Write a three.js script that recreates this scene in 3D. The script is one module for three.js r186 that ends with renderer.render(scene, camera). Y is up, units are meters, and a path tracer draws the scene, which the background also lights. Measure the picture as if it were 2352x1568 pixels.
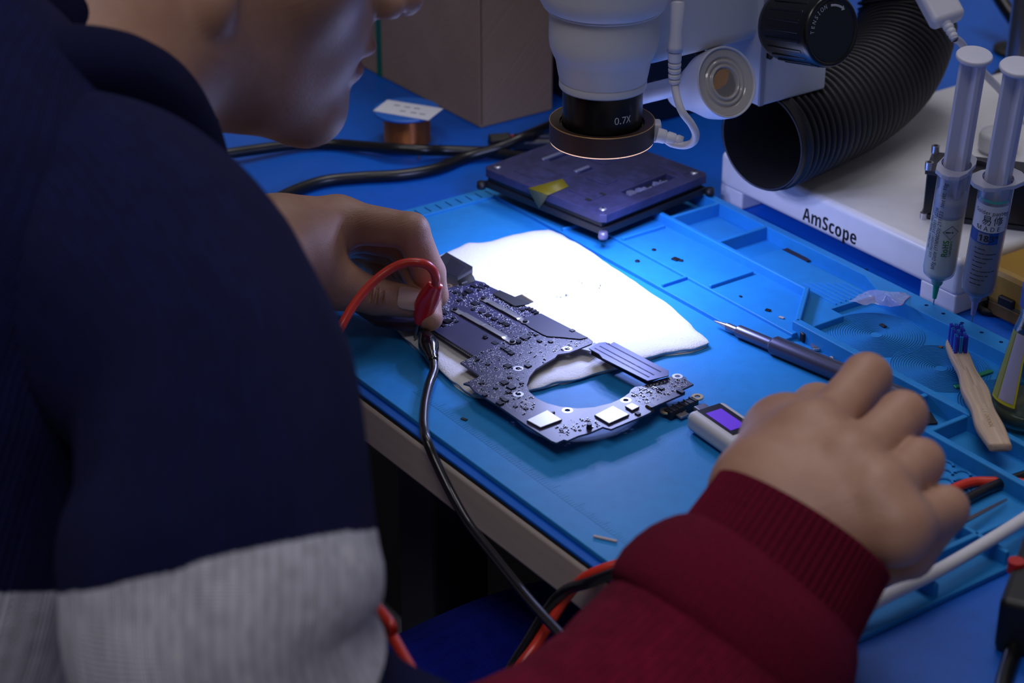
import * as THREE from 'three';
import { RoundedBoxGeometry } from 'three/addons/geometries/RoundedBoxGeometry.js';
import { mergeGeometries, mergeVertices } from 'three/addons/utils/BufferGeometryUtils.js';
import { RectAreaLightUniformsLib } from 'three/addons/lights/RectAreaLightUniformsLib.js';
import { FontLoader } from 'three/addons/loaders/FontLoader.js';
import { TextGeometry } from 'three/addons/geometries/TextGeometry.js';

// ---------------------------------------------------------------- camera, lights, exposure
// Units: metres. y = 0 is the top of the blue silicone work mat, x runs along the front edge of the
// bench (to the right of the seated person), z points from the bench towards the person.
const scene = new THREE.Scene();
const V3 = (x, y, z) => new THREE.Vector3(x, y, z);
const FOC = 4597, YAW = -54.56 * Math.PI / 180, PITCH = 27.22 * Math.PI / 180, DIST = 1.22;
const CW = V3(Math.sin(YAW) * Math.cos(PITCH), -Math.sin(PITCH), -Math.cos(YAW) * Math.cos(PITCH));
const CR = V3().crossVectors(CW, V3(0, 1, 0)).normalize(), CU = V3().crossVectors(CR, CW);
const CP = CW.clone().multiplyScalar(-DIST);
const camera = new THREE.PerspectiveCamera(2 * Math.atan(784 / FOC) * 180 / Math.PI, 1.5, 0.05, 30);
camera.position.copy(CP); camera.lookAt(0, 0, 0);
camera.focus = 1.185; camera.userData.fStop = 8.5;
const renderer = new THREE.WebGLRenderer({ antialias: true });
renderer.toneMapping = THREE.LinearToneMapping;
renderer.toneMappingExposure = 1.0;
renderer.shadowMap.enabled = true; renderer.shadowMap.type = THREE.PCFSoftShadowMap;
scene.background = new THREE.Color(0x000000);
RectAreaLightUniformsLib.init();

// room light: two soft ceiling panels
const FLOOR_Y = -0.76, CEIL_Y = 1.84;
const panelSpots = [[0.55, 0.75], [-0.45, -0.60]];
for (const [x, z] of panelSpots) {
  const l = new THREE.RectAreaLight(new THREE.Color(0.93, 0.92, 1.0), 3.0, 1.2, 0.6);
  l.position.set(x, CEIL_Y - 0.04, z); l.lookAt(x, -10, z); scene.add(l);
}
// ring light of the microscope: six short LED arcs just under its diffuser
const RING = V3(-0.0235, 0.105, -0.0845);
const ringColor = new THREE.Color(0.44, 0.51, 1.0);
for (let k = 0; k < 6; k++) {
  const a = k * Math.PI / 3 + 0.3;
  const l = new THREE.RectAreaLight(ringColor, 235, 0.014, 0.009);
  l.position.set(RING.x + 0.0285 * Math.cos(a), RING.y - 0.0016, RING.z + 0.0285 * Math.sin(a));
  l.lookAt(l.position.x, -10, l.position.z); l.rotateZ(-a); scene.add(l);
}

// ---------------------------------------------------------------- helpers
// where the line of sight through a point of the photograph meets a level, an upright plane or a depth
const sight = (px, py) => CW.clone().addScaledVector(CR, (px - 1176) / FOC).addScaledVector(CU, -(py - 784) / FOC);
const at = (px, py, h = 0) => { const d = sight(px, py); return CP.clone().addScaledVector(d, (h - CP.y) / d.y); };
const atZ = (px, py, z) => { const d = sight(px, py); return CP.clone().addScaledVector(d, (z - CP.z) / d.z); };
const dep = (px, py, Z) => CP.clone().addScaledVector(sight(px, py), Z);
let seed = 12345;
const rnd = () => { seed = (seed * 1664525 + 1013904223) >>> 0; return seed / 4294967296; };
const rr = (a, b) => a + (b - a) * rnd();
const taken = new Map();
const numbered = n => { const k = taken.get(n) || 0; taken.set(n, k + 1); return k ? n + '_' + String(k).padStart(3, '0') : n; };
function thing(name, label, category, p = [0, 0, 0], group) {
  const o = new THREE.Group(); o.name = numbered(name); o.position.set(...(p.isVector3 ? p.toArray() : p));
  o.userData = { label, category }; if (group) o.userData.group = group; scene.add(o); return o;
}
function part(parent, name, geo, mat, label) {
  const m = new THREE.Mesh(Array.isArray(geo) ? merge(geo) : geo, mat); m.name = name; m.castShadow = m.receiveShadow = true;
  if (label) m.userData.label = label; parent.add(m); return m;
}
function single(name, geo, mat, label, category, group) {
  const m = new THREE.Mesh(Array.isArray(geo) ? merge(geo) : geo, mat); m.name = numbered(name); m.castShadow = m.receiveShadow = true;
  m.userData = { label, category }; if (group) m.userData.group = group; scene.add(m); return m;
}
function struct(name, geo, mat) {
  const m = new THREE.Mesh(geo, mat); m.name = name; m.castShadow = m.receiveShadow = true; m.userData = { kind: 'structure' }; scene.add(m); return m;
}
function merge(list) {
  return mergeGeometries(list.map(g => { const n = g.index ? g.toNonIndexed() : g.clone();
    for (const k of Object.keys(n.attributes)) if (!['position', 'normal', 'uv'].includes(k)) n.deleteAttribute(k);
    if (!n.attributes.uv) n.setAttribute('uv', new THREE.BufferAttribute(new Float32Array(n.attributes.position.count * 2), 2));
    return n; }));
}
const box = (w, h, d, x = 0, y = 0, z = 0, ry = 0) => { const g = new THREE.BoxGeometry(w, h, d); if (ry) g.rotateY(ry); return g.translate(x, y, z); };
const rbox = (w, h, d, r, x = 0, y = 0, z = 0, ry = 0, s = 3) => { const g = new RoundedBoxGeometry(w, h, d, s, r); if (ry) g.rotateY(ry); return g.translate(x, y, z); };
const cyl = (r0, r1, h, x = 0, y = 0, z = 0, n = 24) => new THREE.CylinderGeometry(r0, r1, h, n).translate(x, y, z);
const lathe = (pts, n = 48) => new THREE.LatheGeometry(pts.map(p => new THREE.Vector2(p[0], p[1])), n);
const curve = (pts, t = 0.5) => new THREE.CatmullRomCurve3(pts.map(p => p.isVector3 ? p : V3(...p)), false, 'catmullrom', t);
const tube = (pts, r, n = 80, m = 12) => new THREE.TubeGeometry(curve(pts), n, r, m, false);
// polygon in the xz plane, extruded from y0 up to y1
function slab(pts, y0, y1, holes = [], bevel = 0) {
  const s = new THREE.Shape(pts.map(p => new THREE.Vector2(p[0], -p[1])));
  for (const h of holes) s.holes.push(new THREE.Path(h.map(p => new THREE.Vector2(p[0], -p[1]))));
  const g = new THREE.ExtrudeGeometry(s, { depth: y1 - y0 - 2 * bevel, bevelEnabled: bevel > 0, bevelThickness: bevel, bevelSize: bevel, bevelOffset: -bevel, bevelSegments: 2, curveSegments: 8 });
  return g.rotateX(-Math.PI / 2).translate(0, y0 + bevel, 0);
}
const circlePts = (cx, cz, r, n = 20, sx = 1) => Array.from({ length: n }, (_, i) => [cx + r * sx * Math.cos(i / n * 6.2832), cz + r * Math.sin(i / n * 6.2832)]);
const alignY = (g, dir, pos) => g.applyQuaternion(new THREE.Quaternion().setFromUnitVectors(V3(0, 1, 0), dir.clone().normalize())).translate(pos.x, pos.y, pos.z);
// closed or open tube through rings: rings[i] = array of Vector3 of the same length; uv = (around, length in metres)
function loft(rings, { closeU = true, capA = false, capB = false, vs = null } = {}) {
  const n = rings[0].length, P = [], U = [], I = []; let len = 0;
  rings.forEach((r, i) => {
    if (i) len += r[0].distanceTo(rings[i - 1][0]);
    const v = vs ? vs[i] : len;
    for (let j = 0; j <= n; j++) { const p = r[j % n]; if (j === n && !closeU) { P.push(p.x, p.y, p.z); } else P.push(p.x, p.y, p.z); U.push(j / n, v); }
  });
  const w = n + 1;
  for (let i = 0; i + 1 < rings.length; i++) for (let j = 0; j < (closeU ? n : n - 1); j++) {
    const a = i * w + j, b = a + 1, c = a + w, d = c + 1; I.push(a, b, c, b, d, c);
  }
  const cap = (i, flip) => {
    const r = rings[i], c = r.reduce((s, p) => s.add(p), V3(0, 0, 0)).multiplyScalar(1 / n), k = P.length / 3;
    P.push(c.x, c.y, c.z); U.push(.5, vs ? vs[i] : 0);
    for (let j = 0; j < n; j++) { const a = i * w + j, b = a + 1; flip ? I.push(k, b, a) : I.push(k, a, b); }
  };
  if (capA) cap(0, true); if (capB) cap(rings.length - 1, false);
  const g = new THREE.BufferGeometry();
  g.setAttribute('position', new THREE.Float32BufferAttribute(P, 3)); g.setAttribute('uv', new THREE.Float32BufferAttribute(U, 2));
  g.setIndex(I); g.computeVertexNormals();
  if (closeU) { const N = g.attributes.normal; for (let i = 0; i < rings.length; i++) { const a = i * w, b = a + n;
    const q = V3(N.getX(a) + N.getX(b), N.getY(a) + N.getY(b), N.getZ(a) + N.getZ(b)).normalize(); N.setXYZ(a, q.x, q.y, q.z); N.setXYZ(b, q.x, q.y, q.z); } }
  return g;
}
// sweep along a spline with radius function rad(t, angle) -> metres, or [rx, ry]
function sweep(pts, rad, { n = 80, m = 24, caps = true, vLen = true } = {}) {
  const c = curve(pts), fr = c.computeFrenetFrames(n, false), rings = [], vs = []; const L = c.getLength();
  for (let i = 0; i <= n; i++) {
    const t = i / n, p = c.getPointAt(t), ring = [];
    for (let j = 0; j < m; j++) { const a = -j / m * 2 * Math.PI, r = rad(t, -a);
      ring.push(p.clone().addScaledVector(fr.normals[i], Math.cos(a) * r).addScaledVector(fr.binormals[i], Math.sin(a) * r)); }
    rings.push(ring); vs.push(vLen ? t * L : t);
  }
  return loft(rings, { capA: caps, capB: caps, vs });
}
// signed distance fields and a surface-nets mesher for bodies
const smin = (a, b, k) => { const h = Math.max(k - Math.abs(a - b), 0) / k; return Math.min(a, b) - h * h * k * .25; };
const smax = (a, b, k) => -smin(-a, -b, k);
function cone(a, b, ra, rb) { // tapered capsule
  const bx = b.x - a.x, by = b.y - a.y, bz = b.z - a.z, l2 = bx * bx + by * by + bz * bz;
  return (x, y, z) => { const px = x - a.x, py = y - a.y, pz = z - a.z; let t = (px * bx + py * by + pz * bz) / l2; t = t < 0 ? 0 : t > 1 ? 1 : t;
    const dx = px - bx * t, dy = py - by * t, dz = pz - bz * t; return Math.sqrt(dx * dx + dy * dy + dz * dz) - (ra + (rb - ra) * t); };
}
function ell(c, r, q = null) { // ellipsoid, approximate distance; q = optional inverse rotation
  const m = Math.min(r[0], r[1], r[2]);
  return (x, y, z) => { let px = x - c.x, py = y - c.y, pz = z - c.z;
    if (q) { const v = V3(px, py, pz).applyQuaternion(q); px = v.x; py = v.y; pz = v.z; }
    const a = px / r[0], b = py / r[1], d = pz / r[2], k0 = Math.sqrt(a * a + b * b + d * d), a2 = a / r[0], b2 = b / r[1], d2 = d / r[2], k1 = Math.sqrt(a2 * a2 + b2 * b2 + d2 * d2);
    return k1 < 1e-9 ? -m : k0 * (k0 - 1) / k1; };
}
function nets(f, lo, hi, cell) {
  const nx = Math.ceil((hi.x - lo.x) / cell) + 1, ny = Math.ceil((hi.y - lo.y) / cell) + 1, nz = Math.ceil((hi.z - lo.z) / cell) + 1;
  const F = new Float32Array(nx * ny * nz), id = (i, j, k) => i + nx * (j + ny * k);
  for (let k = 0; k < nz; k++) for (let j = 0; j < ny; j++) for (let i = 0; i < nx; i++) F[id(i, j, k)] = f(lo.x + i * cell, lo.y + j * cell, lo.z + k * cell);
  const vid = new Int32Array(nx * ny * nz).fill(-1), P = [], N = [], I = [];
  const E = [[0, 1], [2, 3], [4, 5], [6, 7], [0, 2], [1, 3], [4, 6], [5, 7], [0, 4], [1, 5], [2, 6], [3, 7]];
  for (let k = 0; k + 1 < nz; k++) for (let j = 0; j + 1 < ny; j++) for (let i = 0; i + 1 < nx; i++) {
    const v = []; let s = 0;
    for (let q = 0; q < 8; q++) { const w = F[id(i + (q & 1), j + (q >> 1 & 1), k + (q >> 2))]; v.push(w); if (w < 0) s++; }
    if (s === 0 || s === 8) continue;
    let x = 0, y = 0, z = 0, c = 0;
    for (const [a, b] of E) if ((v[a] < 0) !== (v[b] < 0)) { const t = v[a] / (v[a] - v[b]);
      x += (a & 1) + t * ((b & 1) - (a & 1)); y += (a >> 1 & 1) + t * ((b >> 1 & 1) - (a >> 1 & 1)); z += (a >> 2) + t * ((b >> 2) - (a >> 2)); c++; }
    const X = lo.x + (i + x / c) * cell, Y = lo.y + (j + y / c) * cell, Z = lo.z + (k + z / c) * cell, e = cell * .5;
    const g = V3(f(X + e, Y, Z) - f(X - e, Y, Z), f(X, Y + e, Z) - f(X, Y - e, Z), f(X, Y, Z + e) - f(X, Y, Z - e)).normalize();
    vid[id(i, j, k)] = P.length / 3; P.push(X, Y, Z); N.push(g.x, g.y, g.z);
  }
  const quad = (a, b, c, d, flip) => { if (a < 0 || b < 0 || c < 0 || d < 0) return; flip ? I.push(a, c, b, a, d, c) : I.push(a, b, c, a, c, d); };
  for (let k = 1; k + 1 < nz; k++) for (let j = 1; j + 1 < ny; j++) for (let i = 1; i + 1 < nx; i++) {
    const a = F[id(i, j, k)] < 0;
    if (a !== F[id(i + 1, j, k)] < 0) quad(vid[id(i, j - 1, k - 1)], vid[id(i, j, k - 1)], vid[id(i, j, k)], vid[id(i, j - 1, k)], !a);
    if (a !== F[id(i, j + 1, k)] < 0) quad(vid[id(i - 1, j, k - 1)], vid[id(i - 1, j, k)], vid[id(i, j, k)], vid[id(i, j, k - 1)], !a);
    if (a !== F[id(i, j, k + 1)] < 0) quad(vid[id(i - 1, j - 1, k)], vid[id(i, j - 1, k)], vid[id(i, j, k)], vid[id(i - 1, j, k)], !a);
  }
  const g = new THREE.BufferGeometry();
  g.setAttribute('position', new THREE.Float32BufferAttribute(P, 3)); g.setAttribute('normal', new THREE.Float32BufferAttribute(N, 3));
  g.setAttribute('uv', new THREE.Float32BufferAttribute(P.flatMap((_, i) => i % 3 === 0 ? [(P[i] + P[i + 2] * .7) , P[i + 1] + P[i + 2] * .5] : []), 2)); g.setIndex(I); return g;
}
// value noise
const hash = (x, y, z) => { let h = Math.imul(x, 374761393) + Math.imul(y, 668265263) + Math.imul(z, 2147483647 - 58); h = Math.imul(h ^ (h >>> 13), 1274126177); return ((h ^ (h >>> 16)) >>> 0) / 4294967296; };
function noise(x, y, z = 0) {
  const xi = Math.floor(x), yi = Math.floor(y), zi = Math.floor(z), f = t => t * t * (3 - 2 * t), u = f(x - xi), v = f(y - yi), w = f(z - zi), L = (a, b, t) => a + (b - a) * t;
  return L(L(L(hash(xi, yi, zi), hash(xi + 1, yi, zi), u), L(hash(xi, yi + 1, zi), hash(xi + 1, yi + 1, zi), u), v),
    L(L(hash(xi, yi, zi + 1), hash(xi + 1, yi, zi + 1), u), L(hash(xi, yi + 1, zi + 1), hash(xi + 1, yi + 1, zi + 1), u), v), w);
}
const fbm = (x, y, z = 0, o = 4) => { let s = 0, a = .5, n = 0; for (let i = 0; i < o; i++) { s += a * noise(x, y, z); n += a; x *= 2.03; y *= 2.03; z *= 2.03; a *= .5; } return s / n; };
function dataTex(w, h, fn, srgb = false, rep = true) { // fn(u, v) -> [r, g, b] 0..1
  const d = new Uint8Array(w * h * 4);
  for (let j = 0; j < h; j++) for (let i = 0; i < w; i++) { const c = fn(i / w, j / h, i, j), k = (j * w + i) * 4; for (let q = 0; q < 3; q++) d[k + q] = Math.max(0, Math.min(255, Math.round((Array.isArray(c) ? c[q] : c) * 255))); d[k + 3] = 255; }
  const t = new THREE.DataTexture(d, w, h); t.magFilter = THREE.LinearFilter; t.minFilter = THREE.LinearMipmapLinearFilter; t.generateMipmaps = true;
  if (rep) t.wrapS = t.wrapT = THREE.RepeatWrapping; if (srgb) t.colorSpace = THREE.SRGBColorSpace; t.needsUpdate = true; return t;
}
function canvasTex(w, h, draw) { const c = document.createElement('canvas'); c.width = w; c.height = h; draw(c.getContext('2d'), w, h); const t = new THREE.CanvasTexture(c); t.colorSpace = THREE.SRGBColorSpace; t.magFilter = THREE.LinearFilter; return t; }
const clone = (t, u, v) => { const c = t.clone(); c.repeat.set(u, v); c.needsUpdate = true; return c; };
const std = (color, roughness = .6, o = {}) => new THREE.MeshStandardMaterial({ color, roughness, side: THREE.DoubleSide, ...o });
const phys = (color, roughness = .4, o = {}) => new THREE.MeshPhysicalMaterial({ color, roughness, side: THREE.DoubleSide, ...o });
// periodic fine noise used for relief and slight colour variation
const pn = (u, v, f, s) => { const q = (a, b) => hash(((a % f) + f) % f, ((b % f) + f) % f, s), x = u * f, y = v * f, xi = Math.floor(x), yi = Math.floor(y), h = t => t * t * (3 - 2 * t), a = h(x - xi), b = h(y - yi);
  return (q(xi, yi) * (1 - a) + q(xi + 1, yi) * a) * (1 - b) + (q(xi, yi + 1) * (1 - a) + q(xi + 1, yi + 1) * a) * b; };
const grainTex = dataTex(256, 256, (u, v) => .5 * pn(u, v, 64, 1) + .3 * pn(u, v, 128, 2) + .2 * pn(u, v, 16, 3));
const softTex = dataTex(256, 256, (u, v) => .55 * pn(u, v, 8, 4) + .3 * pn(u, v, 24, 5) + .15 * pn(u, v, 90, 6));
const tint = (hex, amt, tex = 4, f = [6, 30]) => { const c = new THREE.Color(hex).convertLinearToSRGB(); return dataTex(256, 256, (u, v) => { const n = 1 + amt * (.6 * pn(u, v, f[0], tex) + .4 * pn(u, v, f[1], tex + 9) - .5); return [c.r * n, c.g * n, c.b * n]; }, true); };
const setUV = (g, fn) => { const p = g.attributes.position, u = new Float32Array(p.count * 2); for (let i = 0; i < p.count; i++) { const q = fn(p.getX(i), p.getY(i), p.getZ(i), i); u[2 * i] = q[0]; u[2 * i + 1] = q[1]; } g.setAttribute('uv', new THREE.BufferAttribute(u, 2)); return g; };
const planUV = (g, s = 1) => setUV(g, (x, y, z) => [x * s, (z + y) * s]);
const font = await new FontLoader().loadAsync('fonts/droid/droid_sans_bold.typeface.json');
const fontR = await new FontLoader().loadAsync('fonts/droid/droid_sans_regular.typeface.json');
const textGeo = (s, size, depth = .0002, f = font) => { const g = new TextGeometry(s, { font: f, size, depth, curveSegments: 3 }); g.computeBoundingBox(); return g; };
// ---------------------------------------------------------------- room
const wallM = std('#d2d0d0', .9, { bumpMap: clone(grainTex, 30, 30), bumpScale: .0006 });
const RX0 = -2.2, RX1 = 2.0, RZ0 = -1.5, RZ1 = 2.4, RH = CEIL_Y - FLOOR_Y;
const floorM = std('#ffffff', .45, { map: clone(tint('#8a8c96', .2), 8, 8) });
struct('floor', box(RX1 - RX0 + .2, .1, RZ1 - RZ0 + .2, (RX0 + RX1) / 2, FLOOR_Y - .05, (RZ0 + RZ1) / 2), floorM);
struct('ceiling', box(RX1 - RX0 + .2, .1, RZ1 - RZ0 + .2, (RX0 + RX1) / 2, CEIL_Y + .05, (RZ0 + RZ1) / 2), std('#e2e0de', .95));
struct('wall_back', box(RX1 - RX0 + .2, RH, .1, (RX0 + RX1) / 2, FLOOR_Y + RH / 2, RZ0 - .05), wallM);
struct('wall_front', box(RX1 - RX0 + .2, RH, .1, (RX0 + RX1) / 2, FLOOR_Y + RH / 2, RZ1 + .05), wallM);
struct('wall_left', box(.1, RH, RZ1 - RZ0, RX0 - .05, FLOOR_Y + RH / 2, (RZ0 + RZ1) / 2), wallM);
struct('wall_right', box(.1, RH, RZ1 - RZ0, RX1 + .05, FLOOR_Y + RH / 2, (RZ0 + RZ1) / 2), wallM);
const panelM = std('#ffffff', .6, { emissive: new THREE.Color(1, .93, .9), emissiveIntensity: 1.2 });
panelSpots.forEach(([x, z], i) => {
  const t = thing('ceiling_light', i ? 'white ceiling light panel above the far end of the bench' : 'white ceiling light panel above the seated person', 'ceiling light', [x, CEIL_Y, z], 'ceiling light panels');
  part(t, 'frame', [box(1.26, .03, .03, 0, -.015, .315), box(1.26, .03, .03, 0, -.015, -.315), box(.03, .03, .6, .615, -.015, 0), box(.03, .03, .6, -.615, -.015, 0)], std('#d8d8d8', .5));
  part(t, 'diffuser', box(1.2, .02, .6, 0, -.012, 0), panelM);
});

// ---------------------------------------------------------------- bench
const BX0 = -1.05, BX1 = .95, BZ0 = -1.25, BZ1 = .108, TOP = -.0065;
{
  const t = thing('workbench', 'off-white workbench with a thick front edge under the blue mats', 'table', [0, 0, 0]);
  const white = std('#ffffff', .42, { map: clone(tint('#c4b7b0', .06), 3, 3) });
  part(t, 'tabletop', rbox(BX1 - BX0, .0285, BZ1 - BZ0, .0035, (BX0 + BX1) / 2, TOP - .01425, (BZ0 + BZ1) / 2), white);
  const steel = std('#3a3d4a', .5, { metalness: .2 });
  for (const [x, z] of [[-.012, .045], [-.98, .045], [.88, .045], [-.98, -1.2], [.88, -1.2]])
    part(t, 'leg', rbox(.042, TOP - .0285 - FLOOR_Y, .042, .003, x, (TOP - .0285 + FLOOR_Y) / 2, z), steel, 'dark grey square steel leg');
  part(t, 'rail', rbox(BX1 - BX0 - .1, .05, .025, .003, (BX0 + BX1) / 2, TOP - .0285 - .025, -.05), steel);
  part(t, 'modesty_panel', box(BX1 - BX0 - .12, .62, .012, (BX0 + BX1) / 2, TOP - .05 - .31, -.3), std('#101014', .7));
}
{
  const t = thing('bench_mat', 'royal blue antistatic mat with black backing covering the bench top', 'mat', [0, 0, 0]);
  const g = planUV(rbox(BX1 - BX0 - .004, .0022, BZ1 - BZ0 - .001, .0008, (BX0 + BX1) / 2, -.0046, (BZ0 + BZ1) / 2 - .0012), 3);
  part(t, 'rubber_sheet', g, std('#ffffff', .42, { map: tint('#0660cc', .12, 7, [5, 60]), bumpMap: clone(grainTex, 12, 12), bumpScale: .00008 }));
  part(t, 'backing', box(BX1 - BX0 - .003, .0009, BZ1 - BZ0, (BX0 + BX1) / 2, -.00600, (BZ0 + BZ1) / 2 - .0012), std('#08080a', .8));
}

// ---------------------------------------------------------------- silicone work mat
const siliM = phys('#ffffff', .5, { specularIntensity: .6, map: tint('#2385cc', .10, 21, [6, 50]), bumpMap: clone(grainTex, 14, 14), bumpScale: .00006 });
const MX0 = -.207, MX1 = .345, MZ0 = -.2345, MZ1 = .101;
{
  const t = thing('silicone_work_mat', 'light blue silicone repair mat with trays, dividers and rippled part wells', 'mat', [0, 0, 0]);
  // sheet with the slots of the left strip and the holes of the back rim cut through
  const slots = [];
  for (let i = 0; i < 15; i++) { const z = -.139 + i * .0086; slots.push([[-.2035, z], [-.1935, z], [-.1935, z + .0023], [-.2035, z + .0023]]); }
  part(t, 'sheet', planUV(slab([[MX0, MZ0], [MX1, MZ0], [MX1, MZ1], [MX0, MZ1]], -.0033, 0, slots, .0006), 4), siliM);
  const wall = (x0, z0, x1, z1, w, h, nm = 'tray_wall') => { const L = Math.hypot(x1 - x0, z1 - z0), g = new RoundedBoxGeometry(L + w * .6, h + .001, w, 2, Math.min(.0009, w * .3));
    g.rotateY(-Math.atan2(z1 - z0, x1 - x0)).translate((x0 + x1) / 2, (h - .001) / 2, (z0 + z1) / 2); return part(t, nm, planUV(g, 4), siliM); };
  const pad = (x0, z0, x1, z1, h, nm) => part(t, nm, planUV(rbox(x1 - x0, h + .001, z1 - z0, .0007, (x0 + x1) / 2, (h - .001) / 2, (z0 + z1) / 2, 0, 2), 4), siliM);
  // low steps along the back of the work field
  pad(-.186, -.1405, .098, -.119, .0024, 'step');
  pad(-.186, -.1835, .098, -.1400, .0044, 'step');
  wall(-.1095, -.1205, -.1095, -.1395, .0022, .0048, 'divider'); wall(-.0025, -.1205, -.0025, -.1395, .0022, .0048, 'divider');
  wall(-.0705, -.1415, -.0705, -.1765, .0024, .0068, 'divider'); wall(.0195, -.1415, .0195, -.1765, .0024, .0068, 'divider');
  // ridge and deep trays
  wall(-.0905, -.183, .0643, -.183, .0036, .0105); wall(.0643, -.1825, .0945, -.147, .0036, .0105); wall(.0945, -.1465, .2365, -.1465, .0055, .0105);
  wall(-.190, -.183, -.0905, -.183, .0036, .0075);
  for (const x of [-.135, -.0735, -.0245]) wall(x, -.184, x, -.227, .0032, .0095, 'divider');
  // back rim with round tool holes
  const holeX = [.103, .1242, .1385, .1541, .170, .1855, .2005, .217, .2335, .25, .266];
  part(t, 'back_rim', planUV(slab([[MX0 + .001, MZ0 + .0008], [MX1 - .001, MZ0 + .0008], [MX1 - .001, -.2185], [.09, -.2185], [.07, -.2275], [MX0 + .001, -.2275]], -.001, .0095, holeX.map(x => circlePts(x, -.2275, .0019, 14)), .0006), 4), siliM);
  // raised floor beside the rippled well with its ramp of fine ridges
  part(t, 'ramp_floor', planUV(slab([[.0665, -.1815], [.0855, -.1635], [.0875, -.2190], [.0, -.2190], [.0, -.1815]], -.001, .0042, [[[.0720, -.179], [.0815, -.168], [.0830, -.1795]]], .0004), 4), siliM);
  for (let i = 0; i < 7; i++) wall(.046 + i * .003, -.1900 - i * .0042, .0835, -.1900 - i * .0042, .0009, .0052, 'ramp_ridge');
  // rippled wells
  const rip = [];
  for (const [cx, cz, r, sq] of [[.122, -.187, .031, 0], [.176, -.187, .031, 0], [.23, -.187, .031, 0]]) for (let q = .004; q < r; q += .0015) rip.push(new THREE.TorusGeometry(q, .00036, 4, 64).rotateX(Math.PI / 2).translate(cx, .0002, cz));
  const rp = part(t, 'ripple_rings', rip, siliM); rp.userData.kind = 'stuff';
  // right-hand cells
  wall(.2365, -.1465, .34, -.1465, .0045, .0095); wall(.2355, -.1445, .2355, -.115, .0035, .0095, 'divider'); wall(.205, -.1145, .34, -.1145, .0045, .0095);
  wall(.29, -.2185, .29, -.1465, .0035, .0095, 'divider'); wall(.322, -.1125, .322, .06, .0035, .008); wall(.205, -.1445, .205, -.1145, .0035, .0095, 'divider');
  for (const z of [-.06, -.01, .04]) wall(.302, z, .342, z, .003, .008, 'divider');
  for (let r = 0; r < 4; r++) for (let c = 0; c < 5; c++) { const g = new THREE.TorusGeometry(.0042, .0009, 5, 10, Math.PI).rotateX(-Math.PI / 2).rotateY(.5).translate(.232 + c * .0125 + (r % 2) * .006, .0004, -.1065 + r * .0068); part(t, 'grip_arc', g, siliM); }
  wall(-.189, .0985, -.189, -.182, .0018, .0016, 'border_line'); wall(-.189, -.119, .098, -.119, .0016, .0027, 'border_line');
  // printed ruler along the front
  const tick = []; for (let i = 0; i < 120; i++) { const L = i % 10 === 0 ? .007 : i % 5 === 0 ? .005 : .0032; tick.push(box(.00028, .0001, L, .02 + i * .0022, .00004, .0835 - L / 2)); }
  tick.push(box(.27, .0001, .0003, .153, .00004, .0838));
  const tk = part(t, 'ruler_ticks', tick, std('#0f7cb8', .5), 'faint printed ruler scale'); tk.userData.kind = 'stuff';
}
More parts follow.
